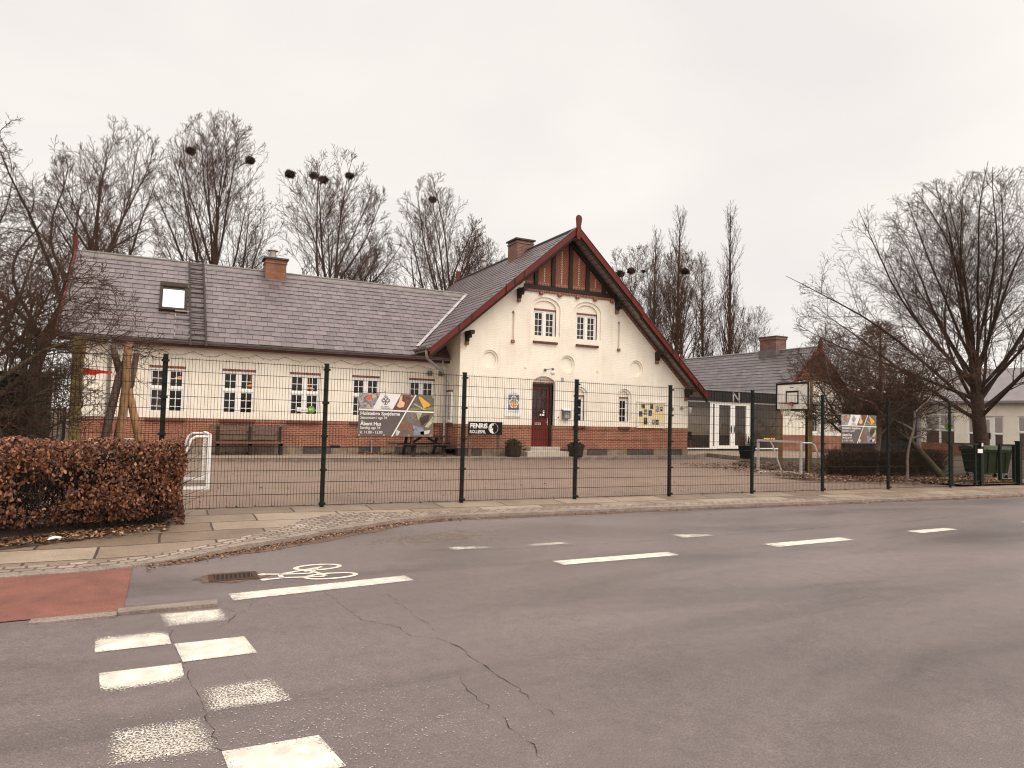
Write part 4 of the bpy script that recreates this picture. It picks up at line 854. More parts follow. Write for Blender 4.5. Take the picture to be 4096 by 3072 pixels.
# chimneys
def chimney(x0, x1, y0, y1, z0, z1, mat, cap=.05, pot=False, lead=0):
    m = MB(); m.box(x0, x1, y0, y1, z0, z1); m.box(x0-.03, x1+.03, y0-.03, y1+.03, z1-.16, z1-.09); c = m.build('chimney', mat, house)
    m = MB(); m.box(x0-cap-.03, x1+cap+.03, y0-cap-.03, y1+cap+.03, z1, z1+.07); m.build('capping', 'plinth_dark', c)
    if pot:
        xm, ym = (x0+x1)/2-.1, (y0+y1)/2; m = MB(); m.tube([(xm, ym, z1+.07), (xm, ym, z1+.40)], .13, 14); m.tube([(xm, ym, z1+.40), (xm, ym, z1+.43), (xm, ym, z1+.50)], [.22, .20, .03], 14); m.build('chimney_pot', 'zinc_l', c, smooth=False)
    return c
chimney(3.22, 4.00, 28.25, 28.98, 6.4, 7.78, 'chimney_brick', pot=True)
chimney(14.0, 14.87, 27.6, 28.5, 8.4, 9.93, 'old_brick')
m = MB(); m.tube([(AX, 32.6, AZ), (AX, 32.6, AZ+.45)], .12, 12); m.tube([(AX, 32.6, AZ+.45), (AX, 32.6, AZ+.6)], [.17, .1], 12); m.build('roof_vent', 'zinc_l', house, smooth=True)
# skylight, ladder and snow steps on the wing roof
def onw(x, y, h=0): n = nw*h; return Vector((x, y, wing_z(y)))+n
m = MB()
def rslab(m, x0, x1, y0, y1, h0, h1, mi=0):
    P = [onw(x0, y0, h0), onw(x1, y0, h0), onw(x1, y1, h0), onw(x0, y1, h0)]; m.prism(P, nw*(h1-h0), mi)
rslab(m, -.42, -.32, 26.22, 27.32, .02, .13); rslab(m, .36, .46, 26.22, 27.32, .02, .13); rslab(m, -.42, .46, 27.22, 27.42, .02, .15); rslab(m, -.42, .46, 26.16, 26.26, .02, .12)
s = m.build('skylight', 'wood_dark', house); m = MB(); rslab(m, -.32, .36, 26.26, 27.22, .06, .075); m.build('pane', 'skyglass', s)
m = MB()
for x in (.50, .98): m.bar(onw(x+.08, 24.72, .09), onw(x, 28.85, .09), .06, .06)
for k in range(17): y = 24.95+k*.235; m.bar(onw(.58-.08*k/17, y, .09), onw(1.02-.08*k/17, y, .09), .04)
m.build('roof_ladder', 'ladder', house)
m = MB()
for k in range(5):
    y = 25.05+k*.275; m.bar(onw(.08, y, .10), onw(.56, y, .10), .04, .05)
    m.bar(onw(.1, y, .10), onw(.1, y+.2, .03), .025); m.bar(onw(.54, y, .10), onw(.54, y+.2, .03), .025)
m.build('roof_step', 'lead', house)

# ------------------------------------------------------------------ glazed link, pavilion, annex, long building
link_b = thing('link_building', 'low glazed link with dark cladding band and white double doors beside the gabled schoolhouse', 'building', (26, 27.5, .3))
TL = south(27.5)
m = MB(); tbox(m, TL, 21.1, 31.3, -.12, .0, 2.86, 3.42); tbox(m, TL, 21.1, 31.3, 0, 5.0, 3.1, 3.40)
for k in range(52): x = 21.2+k*.195; tbox(m, TL, x, x+.02, -.135, -.12, 2.87, 3.41)
m.build('fascia', 'char', link_b); m = MB(); tbox(m, TL, 21.1, 31.3, -.16, .1, 3.42, 3.50); m.build('roof_edge', 'lead', link_b)
for pts in (((26.35, 2.87), (26.35, 3.36)), ((26.75, 2.87), (26.75, 3.36)), ((26.37, 3.34), (26.73, 2.89))):
    pass
m = MB(); m.bar(TL(27.20, -.15, 2.87), TL(27.20, -.15, 3.38), .09, .02, up=(0, 1, 0)); m.bar(TL(27.62, -.15, 2.87), TL(27.62, -.15, 3.38), .09, .02, up=(0, 1, 0)); m.bar(TL(27.20, -.15, 3.36), TL(27.62, -.15, 2.90), .09, .02, up=(0, 1, 0)); m.build('fascia_symbol', 'zinc_l', link_b)
def fixed(x0, x1, z0, z1, fw=.07, name='window_panel'):
    m = MB()
    for q in ((x0, x0+fw, z0, z1), (x1-fw, x1, z0, z1), (x0+fw, x1-fw, z0, z0+fw), (x0+fw, x1-fw, z1-fw, z1)): tbox(m, TL, q[0], q[1], -.03, .06, q[2], q[3])
    w = m.build(name, 'white', link_b); m = MB(); m.poly([TL(x0+fw, .02, z0+fw), TL(x1-fw, .02, z0+fw), TL(x1-fw, .02, z1-fw), TL(x0+fw, .02, z1-fw)]); m.build('pane', 'glass', w); return w
fixed(21.12, 25.75, .32, 2.86, .06); fixed(25.75, 26.15, .32, 2.86, .15); fixed(28.45, 28.75, .32, 2.86, .12); fixed(28.75, 30.85, .32, 2.86, .06)
for x0, x1, hx in ((26.15, 27.30, 27.2), (27.30, 28.45, 27.4)):
    dd = fixed(x0, x1, .34, 2.84, .17, 'door'); m = MB(); tbox(m, TL, hx-.03, hx+.03, -.05, -.03, 1.2, 1.55); m.bar(TL(hx, -.08, 1.40), TL(hx+(.2 if hx > 27.3 else -.2), -.08, 1.40), .025); m.build('handle', 'black', dd)
m = MB(); m.poly([(21.1, 31.5, .3), (31, 31.5, .3), (31, 31.5, .95), (21.1, 31.5, .95)]); m.poly([(21.1, 27.6, .31), (31, 27.6, .31), (31, 31.5, .31), (21.1, 31.5, .31)]); m.poly([(21.12, 27.6, .3), (21.12, 31.5, .3), (21.12, 31.5, 3.1), (21.12, 27.6, 3.1)]); m.build('room_lining', 'lit_room', link_b)  # rear wall cut low, an added opening so sky light brightens the room
m = MB()
for x in (22.8, 24.4, 29.4): m.box(x, x+.28, 30.9, 31.4, .32, 3.0)
m.build('rear_frame', 'curtain', link_b)
tb = thing('cafe_table', 'dark round table standing behind the glass of the low link', 'table', (24.6, 28.6, .32)); m = MB(); m.tube([(24.6, 28.6, 1.02), (24.6, 28.6, 1.06)], .5, 18); m.build('tabletop', 'wood_dark', tb); m = MB(); m.tube([(24.6, 28.6, .32), (24.6, 28.6, 1.02)], .05, 8); m.tube([(24.6, 28.6, .32), (24.6, 28.6, .36)], .26, 12); m.build('pedestal', 'black', tb)
for i, (x, y, l) in enumerate(((23.8, 28.3, 'dark chair left of the round table behind the link glass'), (25.3, 28.5, 'dark chair right of the round table behind the link glass'))):
    ch = thing('chair', l, 'chair', (x, y, .32), 'chairs at the round table'); m = MB(); m.box(x-.2, x+.2, y-.2, y+.2, .74, .78); m.build('seat', 'wood_dark', ch); m = MB(); m.box(x-.2, x+.2, y+.17, y+.2, .78, 1.2); m.build('backrest', 'wood_dark', ch)
    for sx in (-1, 1):
        for sy in (-1, 1): m = MB(); m.bar((x+sx*.18, y+sy*.18, .32), (x+sx*.18, y+sy*.18, .74), .03); m.build('leg', 'galv', ch)
pav = thing('pavilion', 'small slate roofed house with brick gable triangle behind the basketball hoop', 'house', (34, 27.9, .2))
PXa, PZa, PS = 34.0, 6.30, .98
pz = lambda x: PZa-PS*abs(x-PXa); TP_ = south(27.9)
m = MB(); ph = hole(33.45, 34.65, 1.25, 3.1); panel(m, TP_, 0, 31.35, 36.9, 1.10, lambda x: min(pz(x)-.25, 4.35), [ph], [PXa, 32.0, 36.0]); reveal(m, TP_, ph, 0, .2)
m.poly([(31.35, 27.9, .2), (31.35, 39, .2), (31.35, 39, 3.6), (31.35, 27.9, 3.6)]); m.poly([(36.9, 27.9, .2), (36.9, 39, .2), (36.9, 39, 3.3), (36.9, 27.9, 3.3)]); m.build('wall', 'cream', pav)
m = MB(); panel(m, TP_, -.02, 31.35, 36.9, 0.0, 1.10); m.build('brick_base', 'brick', pav); m = MB(); panel(m, TP_, -.02, 32.25, 35.75, 4.35, lambda x: pz(x)-.22, [], [PXa]); m.build('brick_triangle', 'brick', pav)
window(TP_, .1, 33.45, 34.65, 1.25, 3.1, pav, rows=(2, 3), cols=2)
mb = MB(); tone = []; S1 = Vector((PXa-30.75, 0, PZa-pz(30.75))); slates(mb, tone, (30.75, 27.4, pz(30.75)), (0, 1, 0), S1, 12, S1.length, h=.29, w=.42); S2 = Vector((PXa-37.25, 0, PZa-pz(37.25))); slates(mb, tone, (37.25, 27.4, pz(37.25)), (0, 1, 0), S2, 12, S2.length, h=.3, w=.5)
prf = mb.build('roof', 'slate_b', pav, tone=tone); m = MB(); m.poly([(30.76, 27.41, pz(30.76)-.012), (PXa, 27.41, PZa-.012), (PXa, 39.3, PZa-.012), (30.76, 39.3, pz(30.76)-.012)]); m.build('felt', 'black', prf); m = MB(); m.prism([(30.77, 27.42, pz(30.77)-.03), (PXa, 27.42, PZa-.03), (37.23, 27.42, pz(37.23)-.03), (37.23, 27.42, pz(37.23)-.12), (PXa, 27.42, PZa-.12), (30.77, 27.42, pz(30.77)-.12)], (0, 11.9, 0)); m.build('soffit', 'soffit', prf)
m = MB(); m.tube([(PXa, 27.4, PZa+.03), (PXa, 39.4, PZa+.03)], .06, 8); m.build('ridge', 'lead', prf)
m = MB()
for x0, x1 in ((30.7, PXa), (PXa, 37.3)): m.prism([(x0, 27.33, pz(x0)-.2), (x1, 27.33, pz(x1)-.2), (x1, 27.33, pz(x1)+.06), (x0, 27.33, pz(x0)+.06)], (0, .05, 0))
m.prism([(PXa-.08, 27.28, 6.0), (PXa+.08, 27.28, 6.0), (PXa+.16, 27.28, 6.6), (PXa, 27.28, 6.85), (PXa-.16, 27.28, 6.6)], (0, .08, 0)); m.prism([(PXa-.1, 39.4, 6.2), (PXa+.1, 39.4, 6.2), (PXa+.1, 39.4, 6.75), (PXa-.1, 39.4, 6.75)], (0, .08, 0)); m.build('bargeboard', 'red_paint', pav)
m = MB(); m.box(33.55, 34.45, 30.2, 31.5, 5.6, 7.15); m.box(33.5, 34.5, 30.15, 31.55, 7.0, 7.15); c = m.build('chimney', 'old_brick', pav); m = MB(); m.box(33.47, 34.53, 30.12, 31.58, 7.15, 7.22); m.build('capping', 'plinth_dark', c); m = MB(); m.box(33.5, 34.5, 30.15, 31.55, 5.6, 6.36); m.build('flashing', 'zinc', c)
ann = thing('annex', 'flat roofed annex clad in charcoal boards behind the bare cherry trees', 'building', (42.5, 30.3, .2)); TA = south(30.3)
m = MB(); tbox(m, TA, 36.9, 47.7, 0, 6, .1, 4.0)
for k in range(76): x = 36.95+k*.142; tbox(m, TA, x, x+.022, -.02, 0, .15, 3.97)
m.build('wall', 'char', ann); m = MB(); tbox(m, TA, 36.9, 47.75, -.05, 6, 4.0, 4.09); m.build('roof_edge', 'lead', ann)
m = MB(); tbox(m, TA, 47.72, 48.0, -.15, .1, .1, 3.9); m.build('corner_post', 'curtain', ann)
for x in (41.2, 44.2):
    m = MB(); b0 = [(x-.95, 30.6, 4.09), (x+.95, 30.6, 4.09), (x+.95, 32.4, 4.09), (x-.95, 32.4, 4.09)]
    for k in range(4): m.poly([b0[k], b0[(k+1) % 4], (x, 31.5, 4.62)])
    m.build('rooflight', 'p_white', ann)
lng = thing('long_building', 'long white rendered building with grey roof and glazed doors behind the large bare tree', 'building', (48, 24, 0)); TR = west(48)
rh = [hole(27.85, 29.92, .55, 2.6), hole(24.80, 27.04, .2, 2.6), hole(21.9, 24.02, .55, 2.6), hole(17.5, 20.2, .55, 2.6)]
m = MB(); panel(m, TR, 0, 12, 30.4, .72, 3.6, rh)
for h in rh: reveal(m, TR, h, 0, .14)
m.poly([(48, 12, 0), (56, 12, 0), (56, 12, 3.6), (52, 12, 6.0), (48, 12, 3.6)]); m.build('wall', 'cream', lng)
m = MB(); panel(m, TR, -.0, 12, 30.4, -.3, .72, [hole(24.80, 27.04, -.3, .73)]); m.build('brick_base', 'brick', lng)
for h in (rh[0], rh[2], rh[3]): window(TR, .08, h['x0'], h['x1'], .6, 2.6, lng, rows=(1, 1), cols=1, leaves=2, glass='glass_dark', fw=.05, sash=.03)
for a, b in ((26.4, 27.04), (24.80, 25.45)): window(TR, .08, a, b, .3, 2.6, lng, rows=(1, 1), cols=1, leaves=1, glass='glass_dark', fw=.07, sash=.03)
dd = window(TR, .10, 25.45, 26.4, .2, 2.6, lng, rows=(1,), cols=1, leaves=1, glass='glass_dark', fw=.08, sash=.15, name='door'); m = MB(); tbox(m, TR, 25.62, 25.70, .06, .09, 1.1, 1.5); m.build('handle', 'black', dd)
mb = MB(); mb.poly([(47.6, 11.6, 3.55), (47.6, 31, 3.55), (52, 31, 6.0), (52, 11.6, 6.0)]); mb.poly([(56.4, 11.6, 3.55), (56.4, 31, 3.55), (52, 31, 6.0), (52, 11.6, 6.0)]); mb.box(47.55, 47.68, 11.6, 31, 3.42, 3.58); mb.build('roof', 'roof_far', lng)

# ------------------------------------------------------------------ fences
FY = 11.95
FW = .0026
def fz(x): return zs(x)+.118
fence = thing('mesh_fence', 'tall dark green welded mesh fence running along the footpath in front of the schoolyard', 'fence', (7.5, FY, fz(7.5)))
PXS = [-5.06, -2.56, -.06, 2.436, 5.031, 7.552, 10.02, 12.53, 14.987, 17.60, 20.40]
for x in PXS:
    z = fz(x); m = MB(); m.box(x-.033, x+.033, FY, FY+.05, z-.05, z+2.44); m.box(x-.038, x+.038, FY-.005, FY+.055, z+2.44, z+2.465)
    p = m.build('post', 'fence', fence)
    for k in range(5): m = MB(); zz_ = z+.06+k*.575; m.box(x-.06, x+.055, FY-.035, FY, zz_-.018, zz_+.018); m.build('clip', 'fence', p)
for a, b in zip(PXS, PXS[1:]):
    m = MB(); a2, b2 = a+.035, b-.035; za, zb = fz(a), fz(b); n = int(round((b2-a2)/.05))
    Z = lambda x: za+(zb-za)*(x-a)/(b-a)
    for k in range(n+1): x = a2+(b2-a2)*k/n; m.tube([(x, FY-.014, Z(x)+.03), (x, FY-.014, Z(x)+2.425)], FW, 4, caps=False)
    for k in range(13): h = .035+k*.197; m.bar((a2-.03, FY-.021, za+h), (b2+.03, FY-.021, zb+h), .007, .0075); m.bar((a2-.03, FY-.007, za+h), (b2+.03, FY-.007, zb+h), .007, .0075)
    m.build('mesh_panel', 'wire', fence)
low = thing('low_fence', 'waist high dark green mesh fence with square post in front of the wheeled bin', 'fence', (21.2, 12.05, .1))
m = MB(); m.box(22.02, 22.16, 12.0, 12.14, -.1, 1.32); m.box(22.0, 22.18, 11.98, 12.16, 1.32, 1.36); p = m.build('post', 'fence', low)
m = MB(); m.box(22.03, 22.10, 11.985, 12.0, 1.22, 1.32); m.box(21.82, 22.06, 11.98, 11.995, 1.02, 1.14); m.build('latch_plate', 'whitepaint', p)
m = MB()
for x in (20.62, 21.78): m.box(x-.03, x+.03, 12.02, 12.08, .05, 1.30)
m.bar((20.42, 12.05, 1.30), (22.02, 12.05, 1.28), .05); m.bar((20.42, 12.05, .18), (22.02, 12.05, .16), .04); m.build('frame', 'fence', low)
m = MB()
for k in range(32): x = 20.45+k*.05; m.tube([(x, 12.05, .17), (x, 12.05, 1.29)], .003, 4, caps=False)
for k in range(6): m.bar((20.42, 12.04, .2+k*.2), (22.02, 12.04, .2+k*.2), .007)
m.build('mesh_panel', 'wire', low)
gate = thing('garden_gate', 'narrow dark green garden gate standing open beside its square post at the right end', 'gate', (23.9, 12.1, 0))
m = MB(); m.box(23.42, 23.50, 12.2, 12.28, 0, 1.28); m.box(23.98, 24.06, 12.08, 12.16, .08, 1.28); m.bar((23.5, 12.24, 1.25), (24.0, 12.12, 1.25), .06); m.bar((23.5, 12.24, .16), (24.0, 12.12, .16), .06); m.build('frame', 'fence', gate)
m = MB()
for k in range(9): t = k/9; m.tube([(23.5+.48*t, 12.24-.12*t, .18), (23.5+.48*t, 12.24-.12*t, 1.24)], .003, 4, caps=False)
for k in range(6): m.bar((23.5, 12.24, .25+k*.19), (23.98, 12.12, .25+k*.19), .007)
m.build('mesh_panel', 'wire', gate); m = MB(); m.box(24.12, 24.26, 12.0, 12.14, -.1, 1.36); m.box(24.10, 24.28, 11.98, 12.16, 1.36, 1.39); m.build('post', 'fence', gate)
fe2 = thing('low_fence', 'waist high dark green mesh fence continuing out of frame right of the garden gate', 'fence', (26, 12.1, 0))
m = MB()
for k in range(80): x = 24.3+k*.05; m.tube([(x, 12.07, .1), (x, 12.07, 1.3)], .003, 4, caps=False)
for k in range(7): m.bar((24.26, 12.06, .12+k*.195), (28.3, 12.06, .10+k*.195), .007)
m.build('mesh_panel', 'wire', fe2); m = MB(); m.box(26.8, 26.9, 12.02, 12.12, -.1, 1.33); m.build('post', 'fence', fe2)

# ------------------------------------------------------------------ scout emblem (fleur-de-lis in a trefoil outline)
def lily(mb, c, s, y, w, mi=0):
    """line drawing made of thin strips, centred on c=(x,z), half-height s"""
    def line(P, w):
        for (x0, z0), (x1, z1) in zip(P, P[1:]):
            d = Vector((x1-x0, z1-z0));
            if d.length < 1e-6: continue
            d.normalize(); n = Vector((-d.y, d.x))*w/2; d *= w*.3
            mb.poly([(x, y, z) for x, z in ((x0-d.x-n.x, z0-d.y-n.y), (x1+d.x-n.x, z1+d.y-n.y), (x1+d.x+n.x, z1+d.y+n.y), (x0-d.x+n.x, z0-d.y+n.y))], mi)
    X = lambda x, z: (c[0]+x*s, c[1]+z*s)
    ln = lambda f, a, b, n=14: [f(a+(b-a)*k/n) for k in range(n+1)]
    for sx in (-1, 1):
        line(ln(lambda t: X(sx*.24*math.sin(t)**1.0*(1 if t < 2 else 1), .78-.75*t/math.pi-.0), 0, math.pi), w)          # centre petal
        line(ln(lambda t: X(sx*(.42+.26*math.cos(t)), .02+.24*math.sin(t)), -2.4, 2.7), w)                              # side petal
        line(ln(lambda t: X(sx*(.45+.42*math.cos(t)), .05+.40*math.sin(t)), -1.7, 1.9, 20), w)                          # outer lobe
        line(ln(lambda t: X(sx*(.42*math.cos(t)), .58+.42*math.sin(t)), -.25, math.pi/2), w)                             # top lobe
        line([X(sx*.06, .02), X(sx*.10, -.35), X(sx*.02, -.72)], w); line(ln(lambda t: X(sx*.36*math.sin(t), -.55-.25*math.cos(t)*1), 0, 1.9), w)
    line([X(-.22, -.22), X(.22, -.22)], w)

def banner(x0, z0, ww, hh, label, loose):
    b = thing('banner', label, 'banner', (x0, FY-.04, z0), None); y = FY-.045
    P = lambda u, v: (x0+u*ww, z0+v*hh)                       # u right, v up, 0..1
    def flat(name, pts, mat, d, par=None): m = MB(); m.poly([(P(u, v)[0], y-d, P(u, v)[1]) for u, v in pts]); return m.build(name, mat, par or b)
    m = MB(); m.prism([(*P(0, 0)[:1], y, P(0, 0)[1]), (P(1, 0)[0], y, P(1, 0)[1]), (P(1, 1)[0], y, P(1, 1)[1]), (P(0, 1)[0], y, P(0, 1)[1])], (0, .004, 0)); m.build('sheet', 'banner_grey', b)
    flat('logo_field', [(.18, .635), (.44, .635), (.545, 1), (.275, 1)], 'banner_white', .002)
    pc = flat('picture', [(0, .635), (.18, .635), (.275, 1), (0, 1)], 'photo_crowd', .002)
    m = MB()
    for (u, v, r, k) in ((.13, .90, .042, 0), (.195, .92, .038, 1), (.195, .82, .04, 2), (.04, .88, .02, 1), (.05, .72, .03, 2), (.12, .70, .03, 1)): m.disc((*P(u, v)[:1], y-.004, P(u, v)[1]), (1, 0, 0), (0, 0, 1), r*ww*.8, 12, k)
    m.build('figures', ['p_red', 'p_pale', 'p_blue'], pc)
    pf = flat('picture', [(.44, .635), (.625, .635), (.73, 1), (.545, 1)], 'photo_fire', .002)
    m = MB()
    for pts in ([(.49, .72), (.52, .82), (.535, .95), (.565, .98), (.56, .85), (.60, .80), (.585, .70), (.53, .68)],): m.poly([(P(u, v)[0], y-.004, P(u, v)[1]) for u, v in pts])
    m.build('flame', 'p_flame', pf); 
    pt = flat('picture', [(.645, .635), (1, .635), (1, 1), (.755, 1)], 'photo_camp', .002)
    def poly(m, pts, mi, d=.004): m.poly([(P(u, v)[0], y-d, P(u, v)[1]) for u, v in pts], mi)
    m = MB(); poly(m, [(.80, .96), (.92, .74), (.86, .68), (.785, .93)], 0); poly(m, [(.80, .975), (.95, .78), (.925, .72), (.79, .94)], 0, .005); poly(m, [(.73, .80), (.90, .64), (.86, .64), (.715, .77)], 1, .006); poly(m, [(.65, .64), (1, .64), (1, .71), (.69, .69)], 2, .003); m.build('tent', ['p_orange', 'p_pale', 'p_grass'], pt)
    pk = flat('picture', [(.445, 0), (1, 0), (1, .585), (.62, .585)], 'photo_carve', .002)
    m = MB(); poly(m, [(.63, .57), (.76, .57), (.78, .42), (.70, .30), (.62, .38)], 0); poly(m, [(.55, .40), (.74, .16), (.70, .10), (.52, .26)], 1); poly(m, [(.72, .27), (.86, .22), (.88, .05), (.74, .03), (.72, .14)], 2); poly(m, [(.82, .12), (.96, .14), (.99, .20), (.80, .16), (.82, .03), (.93, .05)][:1]+[(.96, .17), (.94, .08), (.83, .03)], 3); poly(m, [(.88, .24), (.99, .50), (.99, .36), (.93, .22)], 4); poly(m, [(.76, .57), (.84, .57), (.80, .40), (.77, .42)], 4); poly(m, [(.80, .45), (.95, .55), (.93, .38), (.84, .26)], 5); poly(m, [(.50, .16), (.55, .12), (.52, .02), (.49, .04)], 3)
    m.build('carving_hands', ['p_grey', 'p_brown', 'p_blue', 'p_cloth', 'p_pale', 'p_dark'], pk)
    m = MB(); poly(m, [(0, .600), (1, .575), (1, .61), (0, .635)], 0, .008); poly(m, [(.43, 0), (.45, 0), (.755, 1), (.735, 1)], 0, .009); m.build('white_stripe', 'banner_white', b)
    m = MB(); k = ww/1.41
    add_text(m, 'Holstebro Spejderne', .085*k, (P(.025, .495)[0], y-.004, P(.025, .495)[1]), bold=.0022*k, width=.515*ww); add_text(m, 'Sæsonstart i uge 34', .07*k, (P(.025, .405)[0], y-.004, P(.025, .405)[1]), bold=.0006*k, width=.345*ww)
    add_text(m, 'Åbent Hus', .09*k, (P(.025, .255)[0], y-.004, P(.025, .255)[1]), bold=.0026*k, width=.27*ww); add_text(m, 'Søndag uge 34', .07*k, (P(.025, .17)[0], y-.004, P(.025, .17)[1]), bold=.0006*k, width=.26*ww); add_text(m, 'kl. 11.00 - 13.00', .07*k, (P(.025, .065)[0], y-.004, P(.025, .065)[1]), bold=.0006*k, width=.29*ww)
    m.build('lettering', 'banner_white', b)
    m = MB(); lily(m, P(.345, .835), .085*k, y-.005, .008*k); add_text(m, 'DET DANSKE', .03*k, (P(.285, .685)[0], y-.005, P(.285, .685)[1]), width=.10*ww); add_text(m, 'SPEJDERKORPS', .03*k, (P(.285, .648)[0], y-.005, P(.285, .648)[1]), width=.125*ww); m.build('emblem', 'ink', b)
    m = MB()
    for u, v in ((.015, .965), (.34, .965), (.69, .965), (.985, .965), (.015, .03), (.335, .03), (.665, .03), (.97, .03)): m.disc((P(u, v)[0], y-.007, P(u, v)[1]), (1, 0, 0), (0, 0, 1), .016*k, 12, 0, .008*k); 
    ey = m.build('eyelet', 'galv', b); m = MB()
    for u, v, du, dv in loose: p = P(u, v); m.bar((p[0], y-.008, p[1]), (p[0]+du, FY-.02, p[1]+dv), .006)
    m.build('cable_tie', 'black', b); return b
banner(3.0, 1.345, 1.40, .765, 'wide scout banner hung on the fence in front of the two right-hand wing windows', ((.34, .965, -.01, .07), (.985, .965, .06, .06), (.015, .03, -.03, -.06), (.97, .03, .08, -.1), (.015, .965, -.03, .04)))
banner(15.605, 1.285, 1.395, .75, 'smaller looking scout banner hung on the fence beside the charcoal annex and bare cherry tree', ((.34, .965, 0, .03),))

# ------------------------------------------------------------------ signs and fittings on the gable front
e = thing('emblem_board', 'white board with orange and blue lily emblem on the cream wall left of the door', 'sign', (12.16, 23.97, 2.3))
m = MB(); m.box(11.81, 12.52, 23.955, 23.998, 1.77, 2.87); m.build('board', 'board_white', e); m = MB(); m.poly([(11.95, 23.952, 2.02), (12.43, 23.952, 2.02), (12.43, 23.952, 2.63), (11.95, 23.952, 2.63)]); m.build('grey_field', 'e_grey', e)
m = MB(); cx_, cz_ = 12.19, 2.33
for dx, dz, r in ((-.11, -.01, .115), (.11, -.01, .115), (0, .15, .115), (-.06, -.13, .09), (.06, -.13, .09)): m.disc((cx_+dx, 23.950, cz_+dz), (1, 0, 0), (0, 0, 1), r, 20, 0)
for dx, dz, r in ((-.11, -.01, .085), (.11, -.01, .085), (0, .15, .085)): m.disc((cx_+dx, 23.948, cz_+dz), (1, 0, 0), (0, 0, 1), r, 20, 1)
for dx, dz, r in ((-.115, .0, .05), (.115, 0, .05), (-.05, -.14, .045), (.05, -.14, .045)): m.disc((cx_+dx, 23.946, cz_+dz), (1, 0, 0), (0, 0, 1), r, 16, 2)
m.poly([(cx_, 23.944, cz_+.25), (cx_-.045, 23.944, cz_+.08), (cx_-.03, 23.944, cz_-.21), (cx_+.03, 23.944, cz_-.21), (cx_+.045, 23.944, cz_+.08)], 2); m.poly([(cx_-.17, 23.945, cz_-.05), (cx_+.17, 23.945, cz_-.05), (cx_+.17, 23.945, cz_-.085), (cx_-.17, 23.945, cz_-.085)], 0)
m.build('emblem', ['p_white', 'e_blue', 'e_orange'], e)
m = MB(); add_text(m, 'DET DANSKE', .07, (12.0, 23.952, 2.66), width=.36); add_text(m, 'SPEJDERKORPS', .07, (11.94, 23.952, 1.93), width=.48); m.build('lettering', 'ink_grey', e)
sg = thing('name_sign', 'black board on two posts reading FENRiS ROLLESPiL in front of the brick base', 'sign', (10.8, 23.5, .23))
m = MB(); m.box(10.08, 11.48, 23.47, 23.53, 1.06, 1.54); m.build('board', 'black', sg)
for x in (10.18, 11.38): m = MB(); m.box(x-.05, x+.05, 23.53, 23.60, .2, 1.5); m.build('post', 'wood_grey', sg)
m = MB(); add_text(m, 'FENRiS', .25, (10.13, 23.466, 1.30), bold=.012, width=.73); add_text(m, 'ROLLESPiL', .17, (10.13, 23.466, 1.11), bold=.004, width=.66)
m.disc((11.10, 23.466, 1.30), (1, 0, 0), (0, 0, 1), .20, 32, 0, .19)
arc = [(11.10+.195*math.cos(R(a)), 1.30+.195*math.sin(R(a))) for a in range(90, 271, 12)]
m.poly([(x, 23.465, z) for x, z in arc+[(11.11, 1.14), (11.07, 1.22), (11.09, 1.28), (11.03, 1.35), (11.05, 1.37), (11.04, 1.42)]]); m.poly([(x, 23.465, z) for x, z in ((11.05, 1.41), (11.10, 1.40), (11.11, 1.48), (11.03, 1.48))])
m.build('lettering', 'p_white', sg)
lp = thing('wall_lamp', 'white globe lamp on a bent arm over the red door', 'lamp', (13.6, 24, 3.69)); m = MB(); m.tube([(13.6, 24.0, 3.69), (13.6, 23.96, 3.69)], .06, 12); m.tube([(13.6, 23.97, 3.69), (13.62, 23.8, 3.71), (13.68, 23.5, 3.72)], .016, 8); m.tube([(13.68, 23.5, 3.74), (13.68, 23.5, 3.64)], [.05, .06], 10); m.build('arm', 'zinc', lp)
me_ = bpy.data.meshes.new('globe'); import bmesh
bm = bmesh.new(); bmesh.ops.create_uvsphere(bm, u_segments=16, v_segments=10, radius=.10); bm.to_mesh(me_); bm.free(); me_.materials.append(M['p_white']); me_.polygons.foreach_set('use_smooth', [True]*len(me_.polygons)); g = link('globe', me_, lp); g.location = Vector((13.68, 23.5, 3.56))-Vector((13.6, 24, 3.69))
lb = thing('letter_box', 'small grey letter box with white hood on the wall right of the red door', 'letter box', (14.6, 23.9, 1.9)); m = MB(); m.box(14.44, 14.77, 23.84, 24.0, 1.73, 2.05); m.build('box', 'zinc', lb); m = MB(); m.prism([(14.42, 23.80, 2.05), (14.80, 23.80, 2.05), (14.80, 24.0, 2.13), (14.42, 24.0, 2.13)], (0, 0, .03)); m.build('hood', 'whitepaint', lb); m = MB(); m.box(14.50, 14.71, 23.835, 23.84, 1.95, 1.98); m.box(14.49, 14.72, 23.832, 23.838, 1.76, 1.90); m.build('slot', 'ink_grey', lb)
db = thing('door_bell', 'tiny black door bell on the cream wall between door and letter box', 'door bell', (14.28, 24, 1.78)); m = MB(); m.disc((14.28, 23.985, 1.78), (1, 0, 0), (0, 0, 1), .03, 12); m.build('button', 'ink', db)
nb = thing('notice_board', 'yellow notice board full of dark photos on the wall near the right corner', 'notice board', (19, 23.95, 2)); m = MB()
for q in ((18.22, 18.30, 1.46, 2.54), (19.72, 19.82, 1.46, 2.54), (18.22, 19.82, 2.52, 2.58), (18.22, 19.82, 1.42, 1.47)): m.box(q[0], q[1], 23.93, 24.0, q[2], q[3])
m.build('frame', 'board_white', nb); m = MB(); m.box(18.30, 19.72, 23.96, 23.99, 1.47, 2.52); m.build('board', 'board_yellow', nb)
